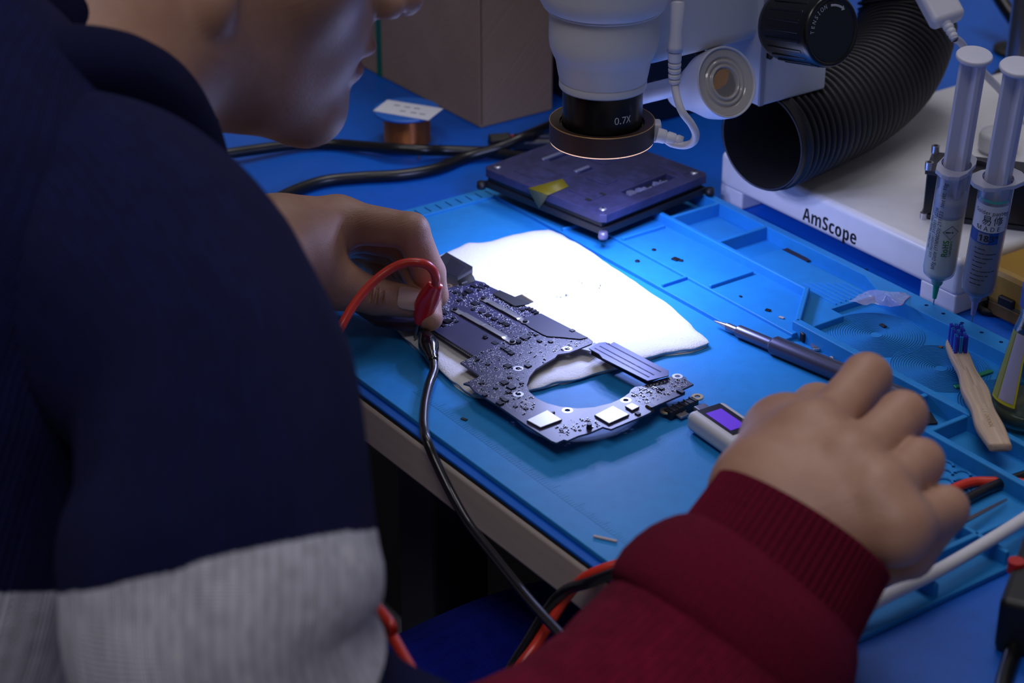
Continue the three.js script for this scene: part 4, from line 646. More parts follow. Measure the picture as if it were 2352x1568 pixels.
{
  const ink = std('#17181f', .6);
  const s = syringe('solder_paste_syringe', 'syringe of dark grey solder paste with a blue printed band', at(2231, 735, .0096).setY(.004), [2343, 135], .190, { turn: faceTurn, hub: '#a79cc4', barrel: '#d5d8e4', fill: .0765, paste: std('#55586a', .5), pasteLabel: 'dark grey solder paste', piston: std('#b9bbc4', .5), flange: .5 });
  const band = (a0, a1, y0, y1, m, nm) => { const g = new THREE.CylinderGeometry(.00996, .00996, y1 - y0, 24, 1, true, a0, a1 - a0).translate(0, (y0 + y1) / 2, 0); return part(s.t, nm, s.K(g), m); };
  band(-1.3, 1.0, .0765, .0945, std('#c2c4cc', .5), 'white_label'); band(-1.3, .62, .0682, .0762, std('#123a8c', .5), 'blue_band');
  band(-.9, .85, .0965, .0982, std('#4aa79a', .5), 'green_line'); band(-.62, .05, .0690, .0755, std('#6f7382', .5), 'grey_field');
  s.txt('183°', .0042, -.58, .0702, ink, false, font); s.txt('Solder paste', .0024, -1.05, .0885, ink, false); s.txt('M A D E', .0030, -.82, .0775, ink, false);
  // two printed characters built from strokes
  const st = (list, cx, cy, sc) => { const g = []; for (const [x0, y0, x1, y1] of list) { const L = Math.hypot(x1 - x0, y1 - y0) * sc, b = new THREE.BoxGeometry(L + .0003, .00042, .00008, 4, 1, 1).rotateZ(Math.atan2(y1 - y0, x1 - x0)).translate(cx + (x0 + x1) / 2 * sc, cy + (y0 + y1) / 2 * sc, 0); g.push(b); } const m = merge(g), p = m.attributes.position, R = .01003; for (let i = 0; i < p.count; i++) { const a = p.getX(i) / R, r = R + p.getZ(i); p.setXYZ(i, Math.sin(a) * r, p.getY(i), Math.cos(a) * r); } m.computeVertexNormals(); part(s.t, 'printed_character', s.K(m), ink); };
  st([[.2, 1, .8, 1], [.2, 1, .2, .6], [.8, 1, .8, .6], [.2, .8, .8, .8], [.2, .6, .8, .6], [.15, .45, .9, .45], [.9, .45, .8, 0], [.8, 0, .65, .05], [.3, .6, .05, .25], [.45, .45, .15, .05], [.65, .45, .35, 0]], -.0052, .0818, .0058);
  st([[.25, 1, .05, .6], [.15, .75, .15, 0], [.35, .8, .35, .2], [.55, 1, .4, .7], [.55, .85, .9, .85], [.85, .85, .5, .5], [.55, .75, .95, .5], [.8, .5, .5, .35], [.85, .38, .5, .18], [.92, .26, .5, 0]], .0015, .0818, .0058);
  { const g = new THREE.TorusGeometry(.0013, .00012, 6, 24).translate(.0094, .0885, 0), p = g.attributes.position, R = .01003; for (let i = 0; i < p.count; i++) { const a = p.getX(i) / R; p.setXYZ(i, Math.sin(a) * R, p.getY(i), Math.cos(a) * R); } part(s.t, 'registered_mark', s.K(g), ink); s.txt('R', .0015, .87, .0878, ink, false); }
  { const g = []; for (let i = 0; i < 9; i++) for (let k = 0; k < 3 + (i * 7) % 4; k++) { const b = new THREE.BoxGeometry(.0013 + .0006 * ((i + k) % 3), .00045, .00006, 3, 1, 1).translate(-.0062 + k * .0023 + (i % 3) * .0006, .0645 - i * .0031, 0); g.push(b); } const m = merge(g), p = m.attributes.position, R = .01002; for (let i = 0; i < p.count; i++) { const a = p.getX(i) / R, r = R + p.getZ(i); p.setXYZ(i, Math.sin(a) * r, p.getY(i), Math.cos(a) * r); } part(s.t, 'small_print', s.K(m), ink, 'unreadable small print').userData.kind = 'stuff'; }
}
// ---------------------------------------------------------------- screwdriver
{
  const t = thing('precision_screwdriver', 'grey metal precision screwdriver lying on the blue mat', 'screwdriver', [0, 0, 0]);
  const a = at(1640, 735, .0045), b = at(1948, 862, .0065); b.y = .0062; a.y = .0040; const d = b.clone().sub(a).normalize();
  const K = g => alignY(g, d, a), metal = std('#6c6c80', .32, { metalness: .75 }), L = .150;
  part(t, 'bit', K(lathe([[0, 0], [.0006, .0004], [.0012, .006], [.0019, .0105], [.0019, .0115], [0, .0115]], 16)), std('#b9b4b4', .25, { metalness: .9 }));
  part(t, 'bit_shank', K(new THREE.CylinderGeometry(.0024, .0024, .0095, 6).translate(0, .0155, 0)), std('#8c8a96', .3, { metalness: .85 }));
  part(t, 'neck', K(lathe([[0, .0195], [.0034, .0195], [.0039, .0203], [.0039, .047], [.0042, .0485], [0, .0485]], 28)), metal);
  part(t, 'handle', K(new THREE.CylinderGeometry(.0062, .0062, L - .05, 8).rotateY(.4).translate(0, .0485 + (L - .05) / 2, 0)), std('#5c5c70', .34, { metalness: .7 }), 'faceted grey handle'); part(t, 'handle_shoulder', K(new THREE.CylinderGeometry(.0062, .0042, .003, 8).rotateY(.4).translate(0, .0475, 0)), metal);
  part(t, 'end_cap', K(lathe([[0, L - .001], [.0056, L - .001], [.0056, L + .004], [.004, L + .005], [0, L + .005]], 24)), metal);
}
// ---------------------------------------------------------------- toothbrush
{
  const t = thing('toothbrush', 'wooden toothbrush with blue bristles lying across the mat tray', 'toothbrush', [0, 0, 0]);
  const q = [[2188, 782], [2200, 810], [2222, 858], [2238, 895], [2256, 940], [2275, 985], [2298, 1028]], wd = [.0052, .0060, .0056, .0078, .0066, .0078, .0062];
  const C = q.map(([x, y], i) => at(x, y, .0128 + i * .0006)), cv = curve(C), W = new THREE.CatmullRomCurve3(wd.map((w, i) => V3(i, w, 0)));
  const rings = [], n = 70; for (let i = 0; i <= n; i++) { const s = i / n, p = cv.getPointAt(s), tg = cv.getTangentAt(s), sd = V3(-tg.z, 0, tg.x).normalize(), up = V3().crossVectors(tg, sd).multiplyScalar(-1); if (up.y < 0) up.multiplyScalar(-1);
    let w = W.getPoint(s).y; if (s < .06) w *= Math.sqrt(1 - (1 - s / .06) ** 2) * .75 + .25; const h = .0024 + .0008 * Math.sin(s * 3.1), ring = []; for (let j = 0; j < 20; j++) { const a = j / 20 * 6.2832, c = Math.cos(a), e = Math.sin(a), sg = v => Math.sign(v) * Math.pow(Math.abs(v), .55); ring.push(p.clone().addScaledVector(sd, sg(c) * w).addScaledVector(up, sg(e) * h)); } rings.push(ring); }
  const wood = std('#ffffff', .55, { map: dataTex(256, 256, (u, v) => { const g = .85 + .25 * (pn(u, v, 4, 71) - .5) + .22 * (hash(Math.floor(u * 60), Math.floor(v * 40 + 3 * pn(u, v, 6, 2)), 3) - .5) * pn(u, v, 40, 8); return [.86 * g, .75 * g, .64 * g]; }, true) });
  const h = part(t, 'handle', loft(rings, { capA: true, capB: true }), wood, 'pale bamboo handle');
  const B = [], cols = [std('#1f2fb0', .45), std('#1f7fd0', .45), std('#3a3fc8', .45)], lists = [[], [], []];
  for (let i = 0; i < 7; i++) for (let j = 0; j < 3; j++) { const s = .035 + i * .0225, p = cv.getPointAt(s), tg = cv.getTangentAt(s), sd = V3(-tg.z, 0, tg.x).normalize(); p.addScaledVector(sd, (j - 1) * .0028);
    for (let k = 0; k < 9; k++) { const a = k * .7, r = k ? .0008 : 0, g = new THREE.CylinderGeometry(.00034, .00034, .0115 + rr(-.0006, .0006), 5).translate(Math.cos(a) * r + rr(-.0001, .0001), .0075, Math.sin(a) * r); g.rotateZ(rr(-.03, .03)); lists[(i + j) % 3].push(g.translate(p.x, p.y, p.z)); } }
  lists.forEach((l, i) => part(t, 'bristle_tufts', l, cols[i], i === 1 ? 'light blue bristles' : 'dark blue bristles').userData.kind = 'stuff');
  const gs = []; for (let k = 0; k < 9; k++) { const x = k * .0030; if (k >= 4 && k <= 7) gs.push(new THREE.TorusGeometry(.0011, .00022, 4, 12).translate(x, 0, 0)); else { gs.push(box(.0003, .0026, .0002, x - .0006, 0, 0).rotateZ(0)); gs.push(box(.0011, .0003, .0002, x, k % 2 ? .0011 : -.0011, 0)); } }
  const g = merge(gs), p = g.attributes.position, Lg = .0255; for (let i = 0; i < p.count; i++) { const s = .66 + p.getX(i) / Lg * .21, c = cv.getPointAt(Math.min(1, Math.max(0, s))), tg = cv.getTangentAt(Math.min(1, Math.max(0, s))), sd = V3(tg.z, 0, -tg.x).normalize(); c.addScaledVector(sd, p.getY(i)).add(V3(0, .00305 + p.getZ(i) * .3, 0)); p.setXYZ(i, c.x, c.y, c.z); } g.computeVertexNormals();
  part(h, 'engraving', g, std('#a98a66', .7), 'faint engraved lettering');
}
// ---------------------------------------------------------------- USB tester and port module
{
  const H = .0128, t = thing('usb_tester', 'white USB power tester with purple screen', 'tester', [0, 0, 0]);
  const a = at(1588, 950, H), b = at(1652, 913, H), c = at(1700, 1050, H), ux = at(1745, 965, H).sub(b).add(c.clone().sub(a).multiplyScalar(.5)).setY(0).normalize(), uz = V3(-ux.z, 0, ux.x), W = Math.abs(a.clone().sub(b).dot(uz)) + .002, L = .066, ang = Math.atan2(-ux.z, ux.x);
  const mid = a.clone().add(b).multiplyScalar(.5).addScaledVector(ux, L / 2 - .001), F = (u, v, y) => mid.clone().addScaledVector(ux, u).addScaledVector(uz, v).setY(y);
  part(t, 'case', rbox(L, H - .0008, W, .0042, mid.x, .0008 + (H - .0008) / 2, mid.z, ang, 5), std('#c9c6c6', .5));
  const w = F(-.0135, -.0005, 0); const sc = part(t, 'screen_bezel', rbox(.0325, .0006, W * .60, .0003, w.x, H + .0001, w.z, ang), std('#22202a', .3), 'dark display window');
  const s = F(-.0128, .0004, 0); part(sc, 'display', box(.0225, .0002, W * .40, s.x, H + .0005, s.z, ang), std('#5a2fb8', .4, { emissive: new THREE.Color('#5c2cc8'), emissiveIntensity: .55 }), 'purple lit display');
  const p = F(-L / 2 - .004, -.003, 0); part(t, 'usb_plug', rbox(.010, .0028, .0085, .0012, p.x, .0068, p.z, ang), std('#8e8c96', .3, { metalness: .8 }), 'metal USB plug');
}
{
  const t = thing('port_module', 'small black port connector with two brass screw lugs beside the tester', 'connector', [0, 0, 0]);
  const Z3 = (x, y, h) => at(1200 + x * .1913, 780 + y * .1913, h), gold = std('#c8b48c', .35, { metalness: .6 }), m = std('#14151c', .4);
  const A = Z3(1740, 850, .006), B = Z3(2080, 700, .006), d = B.clone().sub(A), c = A.clone().add(B).multiplyScalar(.5), ang = Math.atan2(-d.z, d.x);
  part(t, 'body', rbox(d.length(), .0052, .0058, .0008, c.x, .0034, c.z, ang), m);
  const ridge = []; for (let i = 0; i < 5; i++) { const p = A.clone().lerp(B, .12 + i * .19); ridge.push(box(.0008, .0006, .0058, p.x, .0062, p.z, ang)); } part(t, 'ridges', ridge, std('#2b2d3a', .4));
  for (const [x, y] of [[1725, 845], [2100, 680]]) { const p = Z3(x, y, .0045), g = slab(circlePts(p.x, p.z, .0036, 24), .0034, .0046, [circlePts(p.x, p.z, .0019, 16)], .0002); part(t, 'screw_lug', g, gold, 'brass screw lug'); }
  const e = Z3(1905, 880, .003); part(t, 'contact_tongue', [rbox(.0068, .0016, .0070, .0006, e.x, .0022, e.z, ang), ...[-1, 0, 1].map(k => box(.0050, .0002, .0007, e.x + k * .0004, .0031, e.z + k * .0016, ang))], std('#9d9ca4', .35, { metalness: .7 }), 'grey ribbed contact tongue');
}
// ---------------------------------------------------------------- alligator clip leads
const redM = phys('#d8202a', .3, { clearcoat: .4 }), redCord = phys('#d23322', .38, { clearcoat: .2 }), blkCord = phys('#101018', .32, { clearcoat: .3 });
{
  const t = thing('red_clip_lead', 'red alligator clip lead pinched between thumb and finger on the board edge', 'test lead', [0, 0, 0]);
  const tip = at(962, 757, .0125), mid = at(978, 700, .030), top = at(1001, 652, .047);
  part(t, 'cord', tube([top, at(1000, 634, .054), at(990, 615, .060), at(968, 604, .064), at(930, 604, .064), at(890, 622, .060), at(850, 655, .054), at(815, 697, .047), at(790, 738, .040), at(760, 800, .028), at(752, 860, .014), at(752, 915, .006), V3(.0, .0, .135), V3(.02, -.02, .19), atZ(862, 1390, .245), atZ(902, 1462, .250), atZ(962, 1568, .258), atZ(1015, 1660, .265)], .0027, 240, 14), redCord);
  const cv = curve([tip.clone().lerp(mid, .22), mid, top]); const rings = [], fr = cv.computeFrenetFrames(30, false);
  for (let i = 0; i <= 30; i++) { const s = i / 30, p = cv.getPointAt(s), w = .0030 + .0040 * Math.pow(Math.sin(Math.min(1, s * 1.15) * Math.PI * .72 + .2), 1.2) * (s > .9 ? 1 - (s - .9) * 4 : 1), h = w * .62; const ring = []; const tg = cv.getTangentAt(s), sx = CR.clone().addScaledVector(tg, -CR.dot(tg)).normalize(), sy = V3().crossVectors(tg, sx); for (let j = 0; j < 20; j++) { const a = j / 20 * 6.2832; ring.push(p.clone().addScaledVector(sx, Math.cos(a) * w * (s < .85 ? 1 : 1)).addScaledVector(sy, Math.sin(a) * h * (1 - .25 * Math.max(0, Math.cos(a * 2))))); } rings.push(ring); }
  part(t, 'insulating_sleeve', loft(rings, { capA: true, capB: true }), redM, 'glossy red clip sleeve');
  const jd = mid.clone().sub(tip), st = std('#8d8a88', .28, { metalness: .85 });
  for (const k of [-1, 1]) part(t, 'jaw', alignY(new THREE.CylinderGeometry(.0019, .0007, .020, 8), jd, tip.clone().addScaledVector(jd, .22).addScaledVector(CR, k * .0012)), st, 'steel clip jaw');
}
{
  const t = thing('black_clip_lead', 'black alligator clip lead with bulbous boot hanging over the bench edge', 'test lead', [0, 0, 0]);
  const a = at(972, 752, .012), b = at(996, 832, .0085), d = b.clone().sub(a), L = d.length(), u = L / .0235;
  part(t, 'boot', alignY(lathe([[0, 0], [.0026, .0004], [.0034, .003], [.0040, .006], [.0056, .0092], [.0062, .0124], [.0054, .0158], [.0040, .0185], [.0040, .0200], [.0033, .0205], [.0033, .0222], [.0026, .0235], [0, .0235]].map(([r, y]) => [r, y * u]), 32), d, a), phys('#0d0d16', .2, { clearcoat: .8 }), 'glossy black bulb-shaped boot');
  for (const k of [-1, 1]) part(t, 'jaw', alignY(new THREE.CylinderGeometry(.0006, .0016, .014, 8), d, a.clone().addScaledVector(d.clone().normalize(), -.004).add(V3(k * .0012, .001, k * .0008))), std('#6f6c6a', .3, { metalness: .85 }));
  part(t, 'cord', tube([b, at(996, 852, .0065), at(985, 885, .005), at(976, 925, .0045), at(973, 958, .004), at(974, 985, .0035), atZ(981, 1012, .1115), atZ(1000, 1058, .1125), atZ(1035, 1130, .114), atZ(1075, 1200, .117), atZ(1125, 1265, .122), atZ(1185, 1340, .13), atZ(1240, 1405, .138), atZ(1310, 1480, .15)], .0027, 200, 14), blkCord);
}
// second pair of test leads under the right hand
{
  const P = (x, y, h = .0032) => at(x, y, h);
  const R = [P(2480, 1122), P(2352, 1110), P(2280, 1106), P(2210, 1114), P(2080, 1180), P(1900, 1250), P(1700, 1295), P(1560, 1290), P(1455, 1290), V3(.2335, .0035, .1030), atZ(1345, 1325, .1135), atZ(1302, 1370, .116), atZ(1272, 1415, .123), atZ(1232, 1480, .135), atZ(1180, 1548, .15), atZ(1120, 1640, .16)];
  const t = thing('red_test_lead', 'red test lead crossing the mat under the right hand and over the bench edge', 'test lead', [0, 0, 0]); part(t, 'cord', tube(R, .0028, 260, 14), redCord);
  const B = [P(2480, 1050), P(2352, 1092), P(2290, 1113), P(2228, 1142), P(2090, 1215), P(1900, 1285), P(1700, 1325), P(1560, 1320), P(1440, 1312, .0060), V3(.2395, .0040, .1075), atZ(1352, 1338, .1155), atZ(1298, 1356, .118), atZ(1258, 1400, .124), atZ(1215, 1470, .135), atZ(1160, 1560, .15), atZ(1120, 1660, .16)];
  const t2 = thing('black_test_lead', 'black test lead beside the red one crossing the mat and bench edge', 'test lead', [0, 0, 0]); part(t2, 'cord', tube(B, .0029, 260, 14), blkCord);
}
single('white_cable', tube([at(2460, 1120, .011), at(2352, 1192, .0125), at(2250, 1255, .0125), at(2140, 1318, .012), at(2030, 1372, .0115), at(1950, 1420, .008), at(1850, 1500, .004)], .0034, 80, 14), std('#dcdbe2', .4), 'thick white cable lying across the right end of the mat', 'cable');
{ const t = thing('tweezers', 'thin steel tweezers with pointed tips resting under the right hand', 'tweezers', [0, 0, 0]);
  for (const k of [0, 1]) part(t, 'arm', alignY(new THREE.CylinderGeometry(.0016, .0003, .085, 8), at(2120, 1245, .012).sub(at(2296, 1153, .004)), at(2296, 1153, .004).lerp(at(2120, 1245, .012), .5).add(V3(k * .0022, k * .001, k * .002))), std('#8a7f86', .3, { metalness: .8 })); }
{ const c = at(2400, 1400, -.0035), t = thing('power_adapter', 'black power adapter with red and yellow sockets at the right bench corner', 'adapter', c);
  part(t, 'case', rbox(.05, .03, .07, .004, .012, .015, .004, .55), blackPl); const p = at(2345, 1330, .02).sub(c), q = at(2350, 1345, .02).sub(c);
  part(t, 'socket', cyl(.004, .004, .006, p.x - .004, .029, p.z, 18), std('#b3201c', .4), 'red socket'); part(t, 'socket', cyl(.004, .004, .006, q.x + .006, .029, q.z, 18), std('#d99a1e', .4), 'yellow socket'); part(t, 'label_strip', box(.004, .0006, .04, .008, .0304, .008, .55), std('#8a8d96', .4));
  single('adapter_cable', tube([at(2340, 1440, .004), at(2325, 1500, .0), at(2305, 1570, -.001), at(2290, 1660, -.001)], .0042, 40, 12), cordM, 'thick black cable leading away from the power adapter', 'cable'); }
// ---------------------------------------------------------------- right-edge things
{ const c = at(2372, 712, -.0035), t = thing('yellow_tool_case', 'ochre yellow tool case with black latch at the right edge', 'case', c);
  const s = [[-.022, -.03], [.05, -.03], [.05, .03], [-.012, .03], [-.022, .018]]; part(t, 'lid', slab(s, .010, .034, [], .004), std('#a8812c', .5)); part(t, 'lower_shell', slab(s.map(([x, z]) => [x * .97, z * .97]), .002, .011, [], .001), std('#6a4e1c', .6)); part(t, 'latch', rbox(.012, .006, .004, .001, .004, .016, .031), blackPl);
  part(t, 'rubber_foot', new THREE.TorusGeometry(.006, .0025, 10, 24).rotateX(Math.PI / 2).translate(-.014, .0025, .024), blackPl); }
{ const c = at(2352, 965, .0005), t = thing('solvent_bottle', 'clear conical bottle with a yellow-edged label beside the toothbrush', 'bottle', c);
  const gl = phys('#dfe6e2', .06, { transmission: 1, thickness: 0, ior: 1.45 });
  part(t, 'bottle', lathe([[0, 0], [.0185, 0], [.0205, .002], [.0205, .009], [.0195, .016], [.0120, .058], [.0095, .066], [.0095, .074], [.0085, .074], [.0085, .066], [.0110, .057], [.0184, .015], [.0193, .009], [.0190, .003], [0, .002]], 48), gl, 'clear plastic bottle'); part(t, 'liquid', lathe([[0, .0025], [.0186, .0032], [.0190, .009], [.0186, .0125], [0, .0125]], 40), phys('#a7a08a', .1, { transmission: .5, thickness: 0 })); part(t, 'cap', cyl(.0105, .0105, .012, 0, .078, 0, 32), std('#2c3f9a', .4));
  const lab = (a0, a1, y0, y1, m, nm, lb, off) => { const P = []; for (let i = 0; i <= 12; i++) { const col = []; for (const y of [y0, y1]) { const r = .0195 - (y - .016) * (.0075 / .042) + off, a = a0 + (a1 - a0) * i / 12; col.push(V3(Math.sin(a) * r, y, Math.cos(a) * r)); } P.push([col[0], col[1]]); } const pos = [], idx = []; P.forEach(c2 => c2.forEach(v => pos.push(v.x, v.y, v.z))); for (let i = 0; i < 12; i++) idx.push(2 * i, 2 * i + 2, 2 * i + 1, 2 * i + 1, 2 * i + 2, 2 * i + 3); const g = new THREE.BufferGeometry(); g.setAttribute('position', new THREE.Float32BufferAttribute(pos, 3)); g.setIndex(idx); g.computeVertexNormals(); return part(t, nm, g, m, lb); };
  const ca = Math.atan2(CP.x - c.x, CP.z - c.z); lab(ca - 1.30, ca - .30, .0165, .058, std('#b9b41e', .5), 'label_border', 'yellow label border', .0003); lab(ca - 1.28, ca - .95, .018, .058, std('#7f8a3a', .6), 'label_stripe', 'olive printed stripe', .0006); lab(ca - .90, ca - .36, .0185, .058, std('#9a98b2', .35), 'label', 'crumpled silvery label', .0006); }
for (const [x, y, h, r, lb] of [[2262, 857, .001, .5, 'green plastic sliver beside the neck of the toothbrush'], [2212, 886, .001, .25, 'green plastic sliver left of the toothbrush handle']]) { const p = at(x, y, h); single('plastic_sliver', rbox(.011, .0012, .0035, .0005, p.x, .0012, p.z, r + 1.0), phys('#1f9a6a', .4, { transmission: .3, thickness: 0 }), lb, 'sliver', 'green plastic slivers'); }
// clear plastic film
{ const q = [[1949, 692], [1990, 668], [2030, 667], [2098, 674], [2078, 690], [2072, 700], [2045, 703], [2020, 700]]; const P = q.map(([x, y], i) => at(x, y, .0085 + .0025 * (i % 3))), c = P.reduce((s, p) => s.add(p), V3(0, 0, 0)).multiplyScalar(1 / P.length).add(V3(0, .003, 0)), pos = [], idx = [], R = 6, n = 48, cv = new THREE.CatmullRomCurve3(P, true, 'catmullrom', .1);
  for (let r = 0; r <= R; r++) for (let i = 0; i < n; i++) { const p = cv.getPointAt(i / n), v = c.clone().lerp(p, r / R); v.y += (fbm(v.x * 160, v.z * 160, 2) - .5) * .004; pos.push(v.x, v.y, v.z); } for (let r = 0; r < R; r++) for (let i = 0; i < n; i++) { const a = r * n + i, b = r * n + (i + 1) % n; idx.push(a, b, a + n, b, b + n, a + n); }
  const g = new THREE.BufferGeometry(); g.setAttribute('position', new THREE.Float32BufferAttribute(pos, 3)); g.setIndex(idx); g.computeVertexNormals();
  const t = thing('plastic_film', 'crumpled scrap of clear plastic film in the mat tray', 'film', [0, 0, 0]); part(t, 'film_sheet', g, phys('#e6e6f6', .12, { transmission: .75, thickness: 0 })); const e = []; for (let i = 0; i < n; i += 1) e.push(cv.getPointAt(i / n)); part(t, 'sealed_edge', new THREE.TubeGeometry(new THREE.CatmullRomCurve3(e.slice(18, 34)), 30, .0003, 5), std('#b08aa8', .4)); }
// loose bits on the mat: [px, py, level, length, width, height, turn, dark?, label]
const bits = [[1502, 574, .0046, .0022, .0022, .0008, 0, 'r', 'small dark round screw in the upper step of the mat'], [1464, 600, .0026, .0024, .0024, .0008, 0, 'r', 'small dark round screw in the lower step of the mat'], [1552, 596, .0046, .0036, .0030, .0009, .2, 'k', 'larger black chip between the two mat dividers'], [1564, 599, .0046, .0020, .0018, .0008, .6, 'k', 'tiny black chip touching the larger one'], [1764, 713, .0046, .0026, .0018, .0008, .4, 'k', 'black chip near the slanted tray wall'], [1701, 681, .0046, .0014, .0012, .0005, 0, 'k', 'tiny black speck right of the second divider'], [1795, 730, .0046, .0026, .0014, .0007, .3, 'w', 'tiny pale chip beside the slanted tray wall'], [2028, 749, .0006, .0034, .0019, .0010, -.1, 'k', 'black chip on the rippled well of the mat'], [2161, 798, .0006, .0016, .0016, .0008, 0, 'b', 'tiny brown crumb left of the toothbrush bristles'], [1872, 799, .0005, .0062, .0030, .0016, -.5, 'm', 'small ribbed metal clip behind the screwdriver'], [1912, 826, .0005, .0050, .0012, .0008, -.5, 'w', 'pale sliver behind the screwdriver handle'], [1846, 783, .0005, .0034, .0030, .0060, -.3, 'k', 'small dark block leaning on the tray wall'], [2130, 962, .0005, .0095, .0060, .0010, -.5, 'k', 'flat black piece beside the right hand'], [1390, 1238, .0004, .0095, .0012, .0008, .55, 'w', 'pale fibre on the front of the mat'], [1990, 590 + 30, .0005, .0016, .001, .0006, .3, 'k', 'tiny black speck in the middle tray of the mat'], [1066, 963, .0002, .0030, .0014, .0005, .3, 'k', 'small dark crumb on the mat in front of the board']];
const bitM = { k: std('#101014', .5), r: std('#20202a', .35, { metalness: .5 }), w: std('#b9a8a0', .6), b: std('#6a5236', .7), m: std('#b4b4bc', .3, { metalness: .8 }) };
for (const [x, y, h, l0, w0, hh, a, k, lb] of bits) { const l = l0 * 1.35, w = w0 * 1.35; const p = at(x, y, h); const g = k === 'r' ? lathe([[0, 0], [l / 2, 0], [l / 2, hh * .7], [l * .3, hh], [0, hh * .8]], 18).translate(p.x, h, p.z) : k === 'm' ? merge([rbox(l, hh, w, .0003, p.x, h + hh / 2, p.z, a), ...[-2, -1, 0, 1, 2].map(i => box(.0005, hh * 1.3, w * 1.05, p.x + Math.cos(a) * i * .0011, h + hh * .65, p.z - Math.sin(a) * i * .0011, a))]) : rbox(l, hh, w, Math.min(hh, w) * .25, p.x, h + hh / 2, p.z, a); single(k === 'r' ? 'loose_screw' : 'loose_chip', g, bitM[k], lb, k === 'r' ? 'screw' : 'chip', 'loose bits on the mat'); }
{ const q = [[1784, 577], [1823, 567], [1861, 599], [1826, 609]].map(([x, y]) => { const p = at(x, y, .001); return [p.x, p.z]; }); single('foam_scrap', slab(q, .0004, .0016, [], .0003), std('#2a2330', .7), 'dark parallelogram scrap of tape in the middle tray', 'scrap'); }
